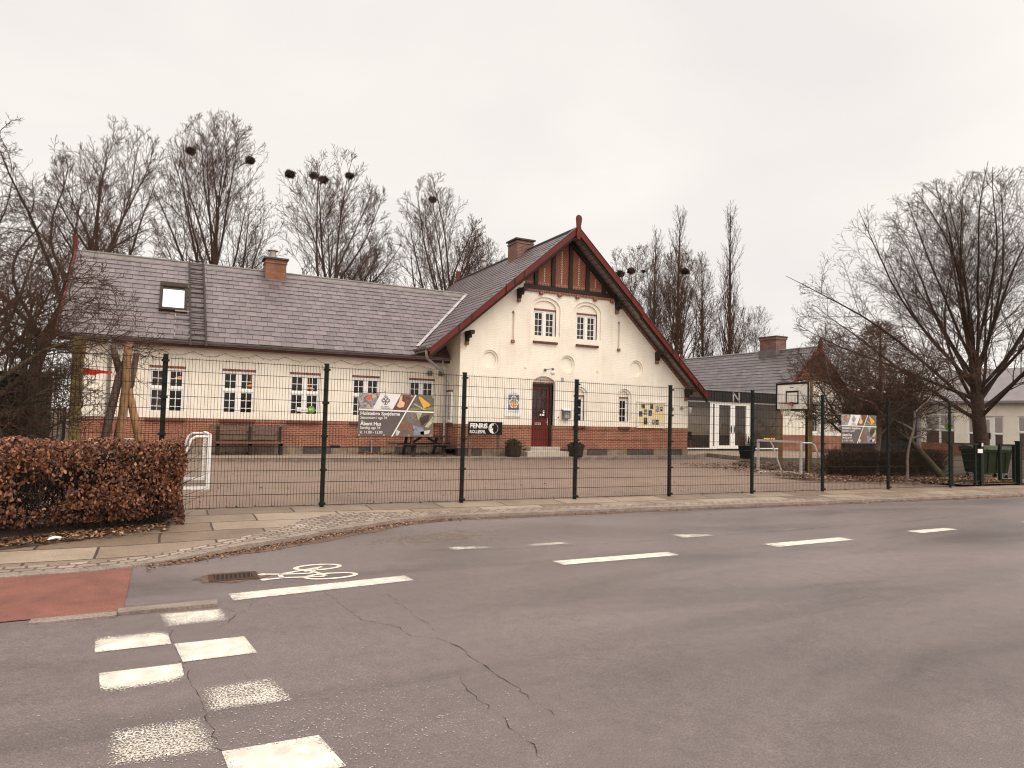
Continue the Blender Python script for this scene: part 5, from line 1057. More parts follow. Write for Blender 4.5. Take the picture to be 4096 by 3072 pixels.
PH = [(.10, .78, .13, .17, 0), (.28, .73, .12, .15, 2), (.45, .77, .12, .21, 0), (.67, .65, .14, .24, 1), (.86, .68, .10, .20, 0), (-.0, .42, .14, .23, 0), (.19, .50, .14, .24, 1), (.39, .46, .13, .25, 0), (.20, .08, .14, .30, 0), (.37, .10, .11, .15, 2), (.53, .08, .13, .22, 1), (.68, .08, .12, .22, 0), (.84, .04, .12, .12, 2)]
for u, v, w_, h_, k in PH:
    m = MB(); x, z = 18.32+u*1.36, 1.49+v*1.0; m.poly([(x, 23.955, z), (x+w_*1.36, 23.955, z), (x+w_*1.36, 23.955, z+h_), (x, 23.955, z+h_)], k)
    for _ in range(5): a, b = random.random()*.7, random.random()*.7; m.poly([(x+a*w_*1.36, 23.953, z+b*h_), (x+(a+.25)*w_*1.36, 23.953, z+b*h_), (x+(a+.25)*w_*1.36, 23.953, z+(b+.2)*h_), (x+a*w_*1.36, 23.953, z+(b+.2)*h_)], random.choice([1, 2, 0]))
    m.build('photo', ['pic_dark', 'pic_mid', 'board_white'], nb)
l2 = thing('wall_lamp', 'small grey wall lamp at the far right corner of the gable front', 'lamp', (20.86, 24, 2.3)); m = MB(); m.tube([(20.72, 24, 2.33), (20.72, 23.95, 2.33)], .08, 12); m.tube([(20.72, 23.96, 2.33), (20.85, 23.75, 2.38), (20.98, 23.70, 2.36)], .018, 8); m.build('arm', 'zinc_l', l2); m = MB(); m.tube([(20.98, 23.70, 2.38), (20.98, 23.70, 2.30), (20.98, 23.70, 2.12)], [.07, .08, .05], 12); m.build('lantern', 'galv', l2)
l3 = thing('wall_lamp', 'small brown half-round wall light right of the yellow notice board', 'lamp', (20.15, 24, 2.36)); m = MB(); m.tube([(20.15, 23.99, 2.28), (20.15, 23.94, 2.28)], .10, 14); m.build('shade', 'curtain', l3); m = MB(); m.box(20.08, 20.2, 23.92, 23.95, 2.22, 2.34); m.build('bulb_cover', 'wood_post', l3)
ks = thing('window_sticker', 'white strip and round green sticker on the window left of the banner', 'sticker', (4.6, 25.4, 1.8)); m = MB(); m.poly([(4.18, 25.49, 1.76), (4.62, 25.49, 1.74), (4.62, 25.49, 1.89), (4.18, 25.49, 1.91)]); m.build('strip', 'paper', ks)
m = MB(); m.disc((4.68, 25.487, 1.83), (1, 0, 0), (0, 0, 1), .135, 28); m.build('disc', 'sticker', ks); m = MB(); add_text(m, 'KIBO', .08, (4.605, 25.484, 1.815), bold=.003, width=.15); m.build('lettering', 'p_white', ks)
m = MB()
for a, b in ((4.20, 4.29), (4.31, 4.45), (4.47, 4.53)): m.poly([(a, 25.486, 1.80), (b, 25.486, 1.797), (b, 25.486, 1.822), (a, 25.486, 1.825)])
m.build('small_print', 'ink_grey', ks)
ks2 = thing('window_sticker', 'white strip and half green sticker on the dark window of the long white building', 'sticker', (47.9, 28.5, 1.8)); m = MB(); m.poly([(47.99, 28.85, 1.72), (47.99, 28.4, 1.72), (47.99, 28.4, 1.92), (47.99, 28.85, 1.92)]); m.build('strip', 'paper', ks2); m = MB(); m.disc((47.985, 28.33, 1.85), (0, 1, 0), (0, 0, 1), .2, 24); m.build('disc', 'sticker', ks2)
m = MB(); P = []                                               # string of lights under the eave
for k in range(12):
    xa = -2.3+k*1.0; xb = xa+1.0
    for j in range(8): t = j/8; P.append((xa+t, 25.40, 3.70-.14*math.sin(math.pi*t)*random.uniform(.8, 1.2)))
P += [(9.75, 25.1, 3.5), (9.62, 25.0, 3.3), (9.78, 25.0, 3.1), (9.64, 24.98, 2.9), (9.76, 24.98, 2.7), (9.66, 24.98, 2.4), (9.72, 24.98, 2.0)]
m.tube(P, .0045, 4)
sl_ = thing('string_lights', 'dark string of little lights sagging under the wing eave', 'string lights', (3, 25.4, 3.6)); m.build('cable', 'black', sl_); m = MB()
for p in P[::2]: m.tube([p, (p[0], p[1], p[2]-.035)], .008, 5)
m.build('bulbs', 'wood_dark', sl_)

# ------------------------------------------------------------------ yard furniture
GZt = .225
bn = thing('bench', 'weathered grey slatted bench with carved tulip finial against the brick base', 'bench', (2.6, 25.0, GZt))
m = MB()
for k, (z, e_) in enumerate(((1.15, .28), (.97, 0), (.80, 0))): m.box(1.45-e_*.6, 3.65+e_*.6, 25.17, 25.21, z-.065, z+.065)
bk = m.build('backrest', 'wood_grey', bn); m = MB()
for dx in (-.11, 0, .11): m.prism([(2.62+dx-.05, 25.14, 1.02), (2.62+dx+.05, 25.14, 1.02), (2.62+dx+.055, 25.14, 1.16), (2.62+dx*1.1, 25.14, 1.34 if dx == 0 else 1.26), (2.62+dx-.055, 25.14, 1.16)], (0, .03, 0))
m.build('carved_tulip', 'wood_grey', bk); m = MB()
for y in (24.72, 24.88, 25.04): m.box(1.48, 3.68, y, y+.14, .62, .665)
m.build('seat', 'wood_grey', bn)
for x in (1.56, 2.58, 3.58): m = MB(); m.box(x-.05, x+.05, 24.74, 24.84, GZt-.03, .62); m.box(x-.04, x+.04, 25.10, 25.17, GZt-.03, 1.2); m.box(x-.04, x+.04, 24.74, 25.15, .54, .62); m.build('leg', 'wood_dark', bn)
pt = thing('picnic_table', 'dark weathered picnic table with joined benches by the downpipe corner', 'picnic table', (8.6, 24.2, GZt))
m = MB()
for k in range(5): y = 23.85+k*.15; m.box(7.55, 9.55, y, y+.135, .93, .97)
m.build('tabletop', 'wood_dark', pt)
for y in (23.45, 24.68): m = MB(); m.box(7.40, 9.85, y, y+.13, .64, .68); m.box(7.40, 9.85, y+.15, y+.28, .64, .68); m.build('seat', 'wood_dark', pt)
for x in (8.0, 9.2):
    for s in (-1, 1): m = MB(); m.bar((x, 24.2+s*.62, GZt-.03), (x, 24.2+s*.25, .93), .05, .10, up=(1, 0, 0)); m.build('leg', 'wood_dark', pt)
    m = MB(); m.bar((x+.05, 23.5, .60), (x+.05, 24.92, .60), .05, .10); m.bar((x, 24.2, .62), (x+(.5 if x < 8.6 else -.5), 24.2, .92), .05, .08); m.build('brace', 'wood_dark', pt)
o = scatter_leaves('table_leaves', 500, lambda: (random.uniform(6.4, 9.7), random.uniform(24.9, 25.4), GZt+abs(random.gauss(0, .05))), (.03, .06)); o['kind'] = 'stuff'; o['label'] = 'drift of dead leaves under the picnic table'
o = scatter_leaves('bench_leaves', 160, lambda: (random.uniform(1.0, 2.6), random.uniform(25.1, 25.4), GZt+abs(random.gauss(0, .04))), (.03, .05)); o['kind'] = 'stuff'; o['label'] = 'dead leaves under the bench'
def planter(x, y, label, h, conical):
    p = thing('planter', label, 'planter', (x, y, GZt), 'planters beside the door'); m = MB(); m.tube([(x, y, GZt-.02), (x, y, GZt+.06), (x, y, GZt+.40)], [.26, .30, .34], 8); m.build('tub', 'wood_dark', p)
    m = MB(); tone = []
    for _ in range(420):
        t = random.random(); r = (.30*(1-t) if conical else .34*math.sqrt(1-t*t*.8))*random.uniform(.3, 1.1); a = random.random()*6.28; c = Vector((x+r*math.cos(a), y+r*math.sin(a), GZt+.38+t*h)); d = Vector((random.gauss(0, 1), random.gauss(0, 1), random.gauss(.4, 1))).normalized()*.05; e_ = d.cross(Vector((random.random(), random.random(), random.random()))).normalized()*.02
        m.poly([c-d, c+e_, c+d, c-e_])
    m.build('plant', 'leafgreen', p)
planter(11.95, 23.42, 'round dark tub with straggly evergreen left of the red door steps', .28, False)
planter(14.78, 23.42, 'dark tub of low brown plants right of the door steps below the slim window', .18, False)
def goal(x, y0, y1, d, zt, label, mat, sgn, net):
    z0 = zs(x)+.10; g = thing('football_goal', label, 'goal', (x, (y0+y1)/2, z0), 'small football goals in the yard')
    for y in (y0, y1): m = MB(); m.box(x-.035, x+.035, y-.035, y+.035, z0, zt); m.build('goalpost', mat, g)
    m = MB(); m.box(x-.035, x+.035, y0-.035, y1+.035, zt, zt+.07); m.build('crossbar', mat, g)
    m = MB()
    for y in (y0, y1):
        m.tube([(x, y, zt+.02), (x+sgn*d*.42, y, zt+.02), (x+sgn*d*.55, y, zt-.04), (x+sgn*d*.62, y, zt-.16), (x+sgn*d, y, z0+.05)], .024, 8); m.box(min(x, x+sgn*d), max(x, x+sgn*d), y-.03, y+.03, z0, z0+.06)
    m.box(x+sgn*d-.03, x+sgn*d+.03, y0, y1, z0, z0+.06); m.build('side_frame', 'whitepaint', g)
    if net:
        m = MB()
        for y in (y0, y1):
            for k in range(9): xx = x+sgn*d*(k+.5)/9; zz_ = zt if k < 5 else zt-(k-4)*.24; m.tube([(xx, y, z0+.05), (xx+random.uniform(-.03, .03), y, (z0+zz_)/2), (xx, y, zz_)], .004, 3, caps=False)
            for k in range(9): z = z0+.1+k*.12; m.tube([(x+sgn*.03, y, z), (x+sgn*d*(1-.45*(z-z0)/(zt-z0)), y, z+random.uniform(-.03, .03))], .004, 3, caps=False)
        for k in range(15): y = y0+(y1-y0)*k/14; m.tube([(x+sgn*d*.5, y, zt), (x+sgn*d, y, z0+.05)], .004, 3, caps=False)
        for k in range(8): t = k/8; m.tube([(x+sgn*d*(.5+.5*t), y0, zt-(zt-z0)*t), (x+sgn*d*(.5+.5*t), y1, zt-(zt-z0)*t)], .004, 3, caps=False)
        m.build('net', 'net', g)
        m = MB(); P = []
        for k in range(60): t = k/59; P.append((x-.0+.045*math.cos(k*1.5), y1+.045*math.sin(k*1.5), z0+.1+(zt-z0-.1)*t))
        m.tube(P, .012, 5); m.build('rope', 'rope', g)
    return g
goal(.80, 15.27, 17.31, .62, 1.17, 'small white football goal with rope and net beside the brown hedge', 'whitepaint', -1, True)
goal(18.5, 15.6, 17.4, 1.15, 1.12, 'small grey framed football goal under the basketball hoop', 'galv', 1, False)
yc = thing('yellow_cones', 'crumpled yellow plastic markers lying on the grey goal crossbar', 'marker', (18.53, 16.9, 1.19)); m = MB()
for k in range(5): y = 16.72+k*.10; m.tube([(18.53, y, 1.19), (18.53+random.uniform(-.02, .02), y+.03, 1.22), (18.53, y+.02, 1.245)], [.05, .04, .015], 7)
m.build('markers', 'yellow', yc)
# basketball hoop: board facing left across the yard
hp = thing('basketball_hoop', 'black framed white basketball board on wooden posts with rusty rim', 'basketball hoop', (20, 17.2, .05))
a = Vector((19.86, 16.40, 0)); b = Vector((20.16, 18.10, 0)); du = (b-a).normalized(); nn = Vector((-du.y, du.x, 0))*1
if nn.x > 0: nn = -nn
def bq(m, u0, u1, z0, z1, d, mi=0, th=.02): p0 = a+du*u0; p1 = a+du*u1; m.prism([p0+nn*d+Vector((0, 0, z0)), p1+nn*d+Vector((0, 0, z0)), p1+nn*d+Vector((0, 0, z1)), p0+nn*d+Vector((0, 0, z1))], nn*th, mi)
LB = (b-a).length
m = MB(); bq(m, 0, LB, 2.22, 3.24, 0, 0); bq(m, 0, LB, 2.22, 2.29, .02, 1, .012); bq(m, 0, LB, 3.17, 3.24, .02, 1, .012); bq(m, 0, .07, 2.29, 3.17, .02, 1, .012); bq(m, LB-.07, LB, 2.29, 3.17, .02, 1, .012)
for q in ((.52, 1.20, 2.88, 2.94), (.52, 1.20, 2.46, 2.52), (.52, .58, 2.52, 2.88), (1.14, 1.20, 2.52, 2.88)): bq(m, *q, .022, 1, .006)
bq(m, .92, .96, 3.05, 3.09, .022, 1, .003); bq(m, .78, .91, 3.05, 3.07, .022, 1, .003); m.build('backboard', ['board_white', 'black'], hp)
rc = a+du*.86+nn*.30+Vector((0, 0, 2.49)); m = MB()
m.tube([rc+Vector((math.cos(R(k*15))*.22, math.sin(R(k*15))*.22, 0)) for k in range(25)], .016, 6, caps=False); bq(m, .78, .94, 2.40, 2.54, .03, 0, .05); m.bar(a+du*.80+nn*.05+Vector((0, 0, 2.49)), rc+Vector((.0, .15, 0)), .03, .05); m.bar(a+du*.92+nn*.05+Vector((0, 0, 2.49)), rc+Vector((0, -.1, 0)), .03, .05); m.build('rim', 'orange_rim', hp)
m = MB()
for k in range(14):
    a0 = k*2*math.pi/14
    for s in (1, -1): m.tube([rc+Vector((math.cos(a0+s*t*.9)*(.22-.10*t), math.sin(a0+s*t*.9)*(.22-.10*t), -.42*t)) for t in (0, .35, .7, 1)], .006, 3, caps=False)
m.build('net', 'rope', hp)
for u, w_ in ((.08, .11), (LB-.10, .11)): p0 = a+du*u-nn*.10; m = MB(); m.bar((p0.x, p0.y, -.1), (p0.x, p0.y, 3.3 if u < 1 else 2.6), w_, w_, up=tuple(du)); m.build('post', 'wood_post', hp)
p0 = a+du*.42-nn*.25; m = MB(); m.bar((p0.x, p0.y, -.1), (p0.x, p0.y, 2.9), .07, .07); m.build('rear_post', 'black', hp)
fb = thing('flower_tub', 'black tub standing on the terrace behind the grey goal', 'planter', (22.6, 21.9, .2)); m = MB(); m.tube([(22.6, 21.9, .2), (22.6, 21.9, .75)], [.28, .38], 12); m.build('tub', 'black', fb); m = MB()
for _ in range(60): aa = random.random()*6.28; r = random.random()*.3; m.bar((22.6+r*math.cos(aa)*.5, 21.9+r*math.sin(aa)*.5, .7), (22.6+r*math.cos(aa)*1.5, 21.9+r*math.sin(aa)*1.5, 1.15*random.uniform(.8, 1.1)), .008)
m.build('plant', 'twig', fb)
# wheeled bin
bi = thing('wheeled_bin', 'large green four-wheeled waste container with sloping lid behind the low fence', 'waste container', (25.82, 13.92, .02))
ux = Vector((.893, -.45, 0)); uy = Vector((.45, .893, 0)); c0 = Vector((25.82, 13.92, 0))
def bp(x, y, z): return c0+ux*x+uy*y+Vector((0, 0, z))
m = MB(); B0 = [(-.55, -.30), (.55, -.30), (.55, .30), (-.55, .30)]; B1 = [(-.64, -.38), (.64, -.38), (.64, .38), (-.64, .38)]
lo_ = [bp(x, y, .22) for x, y in B0]; hi_ = [bp(x, y, .98) for x, y in B1]; m.poly(lo_[::-1])
for k in range(4): m.poly([lo_[k], lo_[(k+1) % 4], hi_[(k+1) % 4], hi_[k]])
R1 = [(-.68, -.42), (.68, -.42), (.68, .42), (-.68, .42)]; m.prism([bp(x, y, .95) for x, y in R1], (0, 0, .07))
for x in (-.45, -.15, .15, .45): m.prism([bp(x-.02, -.315, .25), bp(x+.02, -.315, .25), bp(x+.02, -.395, .93), bp(x-.02, -.395, .93)], -uy*.02)
m.build('body', 'green_bin', bi)
m = MB(); prof = [(-.44, 1.03), (-.43, 1.06), (-.20, 1.14), (.15, 1.17), (.43, 1.10), (.43, 1.03)]; m.prism([bp(-.69, y, z) for y, z in prof], ux*1.38); m.prism([bp(-.25, -.47, 1.02), bp(.25, -.47, 1.02), bp(.25, -.44, 1.07), bp(-.25, -.44, 1.07)], (0, 0, .02)); m.build('lid', 'green_lid', bi)
for x in (-.5, .5):
    for y in (-.27, .27):
        m = MB(); m.tube([bp(x-.025, y, .10), bp(x+.025, y, .10)], .085, 14); wl = m.build('wheel', 'rubber', bi); m = MB(); m.prism([bp(x-.05, y-.05, .22), bp(x+.05, y-.05, .22), bp(x+.04, y+.02, .09), bp(x-.04, y+.02, .09)], uy*.03); m.build('castor_fork', 'galv', wl)
for x in (-.66, .66): m = MB(); m.tube([bp(x, -.2, .88), bp(x*1.07, -.2, .88), bp(x*1.07, .2, .88), bp(x, .2, .88)], .018, 8); m.build('handle', 'black', bi)
# things on the left: climbing poles, timber post with red cloth, shed, railing, concrete block
cl = thing('climbing_poles', 'rough debarked log tripod for climbing at the left end of the yard', 'climbing frame', (-.95, 17, .1))
zl = .1
def log(pts, r, mat='wood_pole'):
    m = MB(); m.tube(pts, r, 10); return m.build('log', mat, cl, smooth=True)
log([(-1.30, 17.1, zl), (-1.12, 17.08, 1.5), (-.96, 17.05, 2.45), (-.82, 17.02, 2.85), (-.80, 17.0, 3.18)], [.09, .085, .085, .08, .075], 'wood_grey'); log([(-.96, 17.06, 2.5), (-1.06, 17.06, 2.85), (-1.12, 17.05, 3.10)], [.08, .07, .06], 'wood_grey')
log([(-.92, 16.9, zl), (-.88, 16.9, 1.3), (-.82, 16.92, 2.3), (-.83, 16.95, 3.12)], [.10, .09, .085, .08]); log([(-.34, 17.0, zl), (-.56, 17.0, 1.2), (-.78, 17.02, 2.15)], [.085, .085, .08]); log([(-1.12, 17.5, zl), (-.92, 17.4, 1.4), (-.74, 17.2, 2.3), (-.66, 17.1, 2.95)], [.08, .075, .07, .065], 'wood_grey')
wp = thing('timber_post', 'tall square greenish timber post with red cloth tied below its top', 'post', (-1.74, 17.0, .1)); m = MB(); m.bar((-1.74, 17.0, .05), (-1.74, 17.0, 3.22), .20, .20, up=(0, 1, 0)); m.build('shaft', 'wood_green', wp); m = MB(); m.prism([(-1.68, 16.88, 3.22), (-1.60, 16.88, 3.16), (-1.60, 16.88, 2.80), (-1.68, 16.88, 2.65)], (0, .03, 0)); m.build('splinter', 'wood_pole', wp)
rc_ = thing('red_cloth', 'strip of bright red cloth stretched between timber post and log tripod', 'cloth', (-1.5, 17.0, 2.5)); m = MB(); n = 10
for k in range(n):
    t0, t1 = k/n, (k+1)/n; f = lambda t: (-1.66+.56*t, 16.98+.03*math.sin(t*9), 2.56-.05*t-.0*t); g_ = lambda t: (-1.66+.56*t, 16.96+.03*math.sin(t*9+1), 2.40+.08*t+.01*math.sin(t*12)); m.poly([g_(t0), g_(t1), f(t1), f(t0)])
m.build('strip', 'red', rc_)
shd = thing('garden_shed', 'dark green board shed at the far left edge behind the hedge', 'shed', (-3.6, 16.6, .1)); m = MB(); m.box(-5.6, -2.42, 16.0, 19.0, .05, 2.32)
for k in range(16): z = .15+k*.14; m.box(-5.6, -2.42, 15.985, 16.0, z, z+.012); m.box(-2.42, -2.405, 16.0, 19, z, z+.012)
m.build('wall', 'shedgreen', shd); m = MB(); m.box(-5.7, -2.34, 15.9, 19.1, 2.32, 2.38); m.build('roof', 'black', shd)
rl = thing('railing', 'black metal railing between the green shed and the schoolhouse end', 'railing', (-3.3, 24, .1)); m = MB(); m.bar((-5.6, 24, 1.62), (-2.70, 24, 1.62), .06); m.bar((-5.6, 24, .3), (-2.70, 24, .3), .05)
for k in range(24): x = -5.55+k*.122; m.bar((x, 24, .1), (x, 24, 1.6), .02)
m.build('bars', 'black', rl)
for x in (-3.75, -2.72): m = MB(); m.box(x-.04, x+.04, 23.96, 24.04, 0, 1.7); m.build('post', 'black', rl)
cbk = thing('concrete_block', 'pale grey concrete bench block lying behind the log tripod', 'concrete block', (-1, 19.2, .1)); m = MB(); m.box(-1.65, -.60, 19.0, 19.5, .62, .98); m.box(-1.5, -1.3, 19.05, 19.45, .05, .62); m.box(-.95, -.75, 19.05, 19.45, .05, .62); m.build('block', 'concrete', cbk)
dg = thing('drain_grate', 'rusty iron street drain grate set in the asphalt beside the bicycle symbol', 'drain', (.68, 7.66, zd())); Z0 = zd(); m = MB(); m.box(.45, .92, 7.50, 7.55, Z0, Z0+.010); m.box(.45, .92, 7.77, 7.82, Z0, Z0+.010); m.box(.45, .50, 7.55, 7.77, Z0, Z0+.0105); m.box(.87, .92, 7.55, 7.77, Z0, Z0+.0105)
for k in range(9): x = .51+k*.042; m.bar((x, 7.55, Z0+.005), (x+.015, 7.77, Z0+.005), .014, .008)
m.build('frame', plain('rusty_iron', (.060, .030, .020), .8, .4, 30), dg); m = MB(); m.poly([(.47, 7.51, Z0+.0065), (.90, 7.51, Z0+.0065), (.90, 7.81, Z0+.0065), (.47, 7.81, Z0+.0065)]); m.build('opening', 'black', dg)
m = MB(); n = 26
P = [(.68+(.33+.05*math.sin(k*2.1))*math.cos(k*6.283/n)*1.05, 7.66+(.235+.03*math.sin(k*1.7))*math.sin(k*6.283/n)) for k in range(n)]; m.poly([(x, y, zs(x)+.0032) for x, y in P]); m.build('drain_patch', 'gravel_edge', road)
pp = thing('paper_scrap', 'crumpled white paper scrap under the brown hedge', 'paper', (-1.25, 9.82, .1)); m = MB(); m.poly([(-1.24, 10.0, .11), (-1.17, 9.99, .125), (-1.16, 10.04, .15), (-1.23, 10.05, .135)]); m.poly([(-1.17, 9.99, .125), (-1.10, 10.0, .11), (-1.09, 10.04, .135), (-1.16, 10.04, .15)]); m.build('sheet', 'paper', pp)
for x, y, l in ((16.3, 12.3, ''),): pass

# ------------------------------------------------------------------ plants: vectorised branching
def mesh_np(name, V, F4, mat, parent=None, tone=None, loc=None, smooth=False):
    me = bpy.data.meshes.new(name); O = np.array(parent['_o'] if parent else (loc or (0, 0, 0)), float); V = (V-O).astype(np.float32)
    me.vertices.add(len(V)); me.vertices.foreach_set('co', V.ravel()); k = F4.shape[1]
    me.loops.add(F4.size); me.loops.foreach_set('vertex_index', F4.astype(np.int32).ravel()); me.polygons.add(len(F4)); me.polygons.foreach_set('loop_start', np.arange(0, F4.size, k, dtype=np.int32))
    me.materials.append(M[mat])
    if tone is not None: at = me.attributes.new('tone', 'FLOAT', 'FACE'); at.data.foreach_set('value', np.asarray(tone, np.float32))
    if smooth: me.polygons.foreach_set('use_smooth', np.ones(len(F4), bool))
    me.update(calc_edges=True); me.validate() if False else None
    return link(name, me, parent, tuple(O) if not parent else None)
def nrm(v): return v/np.maximum(np.linalg.norm(v, axis=-1, keepdims=True), 1e-9)
def grow(P0, D, Ln, n, wob, trop, target=None, gnarl=0):
    Mn = len(P0); P = np.zeros((Mn, n, 3)); P[:, 0] = P0; d = nrm(D); g = RNG.normal(size=(Mn, 3))*gnarl
    for k in range(1, n):
        g = g*.6+RNG.normal(size=(Mn, 3))*gnarl
        d = nrm(d+RNG.normal(size=(Mn, 3))*wob+g+np.array([0, 0, 1.])*np.reshape(trop, (-1, 1)))
        P[:, k] = P[:, k-1]+d*(Ln/(n-1))[:, None]
    return P
def children(P, Rd, Ln, k, t0, t1, ang, lf, lpow=.5, rf=.6, rmin=.006, rnd=.3, flat=0.):
    Mn, n, _ = P.shape; idx = np.repeat(np.arange(Mn), k); j = np.tile(np.arange(k), Mn)
    t = t0+(t1-t0)*(j+RNG.random(len(j)))/k; f = t*(n-1); i = np.minimum(f.astype(int), n-2); w = (f-i)[:, None]
    p = P[idx, i]*(1-w)+P[idx, i+1]*w; tg = nrm(P[idx, i+1]-P[idx, i]); rad = Rd[idx, i]*(1-w[:, 0])+Rd[idx, i+1]*w[:, 0]
    ref = np.where(np.abs(tg[:, 2:3]) < .9, np.array([[0, 0, 1.]]), np.array([[1., 0, 0]])); u = nrm(np.cross(tg, ref)); v = np.cross(tg, u)
    az = j*2.39996+np.repeat(RNG.random(Mn)*6.28, k)+RNG.normal(size=len(j))*rnd; a = np.radians(ang if not isinstance(ang, tuple) else ang[0]+(ang[1]-ang[0])*(t-t0)/max(1e-6, t1-t0))*(1+RNG.normal(size=len(j))*.2)
    d = tg*np.cos(a)[:, None]+(u*np.cos(az)[:, None]+v*np.sin(az)[:, None])*np.sin(a)[:, None]
    if flat: d[:, 2] *= (1-flat); d = nrm(d)
    L2 = Ln[idx]*lf*(1-t*lpow)*(1+RNG.normal(size=len(j))*.2); L2 = np.maximum(L2, .05)
    r0 = np.maximum(np.minimum(rad*rf, L2*.028), rmin); return p, d, L2, r0
def exit_dist(p, d, env):
    c, rx, rz = np.array(env[0]), env[1], env[2]; k = np.array([1/rx, 1/rx, 1/rz]); q = (p-c)*k; e = d*k
    A = (e*e).sum(1); B = (q*e).sum(1); Cc = (q*q).sum(1)-1; disc = np.maximum(B*B-A*Cc, 0)
    return np.where(B*B-A*Cc > 0, (-B+np.sqrt(disc))/A, .1)
def radii(r0, n, tip, pw=1.): t = np.linspace(0, 1, n)[None, :]; return r0[:, None]*(1-t**pw)+np.maximum(tip, r0[:, None]*.12)*t**pw
def tubes_np(P, Rd, s):
    Mn, n, _ = P.shape; tg = np.zeros_like(P); tg[:, 1:-1] = P[:, 2:]-P[:, :-2]; tg[:, 0] = P[:, 1]-P[:, 0]; tg[:, -1] = P[:, -1]-P[:, -2]; tg = nrm(tg)
    base = nrm(P[:, -1]-P[:, 0]); ref = np.where(np.abs(base[:, 2:3]) < .8, np.array([[0, 0, 1.]]), np.array([[1., .3, 0]])); ref = np.repeat(ref[:, None, :], n, 1)
    u = nrm(np.cross(tg, ref)); v = np.cross(tg, u); a = np.arange(s)*2*np.pi/s
    V = P[:, :, None, :]+(u[:, :, None, :]*np.cos(a)[None, None, :, None]+v[:, :, None, :]*np.sin(a)[None, None, :, None])*Rd[:, :, None, None]
    b = (np.arange(Mn)*n*s)[:, None, None]+(np.arange(n-1)*s)[None, :, None]; j = np.arange(s)[None, None, :]; j2 = (j+1) % s
    F = np.stack([b+j, b+j2, b+s+j2, b+s+j], -1).reshape(-1, 4); return V.reshape(-1, 3), F
def join(parts):
    Vs, Fs, o = [], [], 0
    for V, F in parts: Vs.append(V); Fs.append(F+o); o += len(V)
    return np.concatenate(Vs), np.concatenate(Fs)
def tree_mesh(levels, seed, tips=.004):
    """levels: list of dicts; returns ((trunk V,F), (crown V,F)) for a tree standing at the origin."""
    global RNG
    RNG = np.random.default_rng(seed); l0 = levels[0]
    P = grow(np.array(l0['p'], float).reshape(-1, 3), np.array(l0['d'], float).reshape(-1, 3), np.array(l0['L'], float), l0.get('n', 10), l0.get('wob', .03), np.array(l0.get('trop', 0.)), gnarl=l0.get('gnarl', 0))
    r0 = np.array(l0['r'], float); Rd = radii(r0, P.shape[1], l0.get('tip', .05)); Rd[:, 0] *= l0.get('flare', 1.25); Ln = np.array(l0['L'], float)
    trunk = [tubes_np(P, Rd, 10)]; crown = []
    for li, l in enumerate(levels[1:]):
        p, d, L2, r0 = children(P, Rd, Ln, l['k'], l.get('t0', .25), l.get('t1', 1.), l['ang'], l['lf'], l.get('lpow', .5), l.get('rf', .6), l.get('rmin', .005), flat=l.get('flat', 0.))
        if 'up' in l: d = nrm(d+np.array([0, 0, l['up']]))
        if 'env' in l:
            ex = exit_dist(p, nrm(d+np.array([0, 0, l.get('bow', 0.)])), l['env'])*(RNG.uniform(.90, 1.03, len(p)) if l.get('fill') else RNG.uniform(.82, 1.03, len(p)))
            ok = ex > (.3 if l.get('fill') else l.get('minex', .22)); p, d, L2, r0, ex = p[ok], d[ok], L2[ok], r0[ok], ex[ok]
            L2 = np.maximum(ex, .15) if l.get('fill') else np.maximum(np.minimum(L2, ex), .08); r0 = np.maximum(np.minimum(r0, L2*.03), l.get('rmin', .005)) if not l.get('fill') else r0
        n = l.get('n', 5); P = grow(p, d, L2, n, l.get('wob', .08), np.array(l.get('trop', .05)), gnarl=l.get('gnarl', 0)); Rd = radii(r0, n, tips); Ln = L2
        (trunk if l.get('trunk') else crown).append(tubes_np(P, Rd, l.get('s', 3)))
    return join(trunk), join(crown)
def plant_tree(name, mesh, loc, label, cat='tree', group=None, mats=('bark', 'twig'), rot=0., sc=1.):
    t = thing(name, label, cat, loc, group); c, s = math.cos(rot), math.sin(rot); Rm = np.array([[c, -s, 0], [s, c, 0], [0, 0, 1]])
    for nm, (V, F), mt in (('trunk', mesh[0], mats[0]), ('crown', mesh[1], mats[1])): mesh_np(nm, (V@Rm.T)*sc+np.array(loc), F, mt, t, smooth=True)
    return t
def clone_tree(src, loc, label, rot, sc):
    c = copy_tree(src); c.location = loc; c.rotation_euler = (0, 0, rot); c.scale = (sc, sc, sc*random.uniform(.95, 1.05)); c['label'] = label; return c
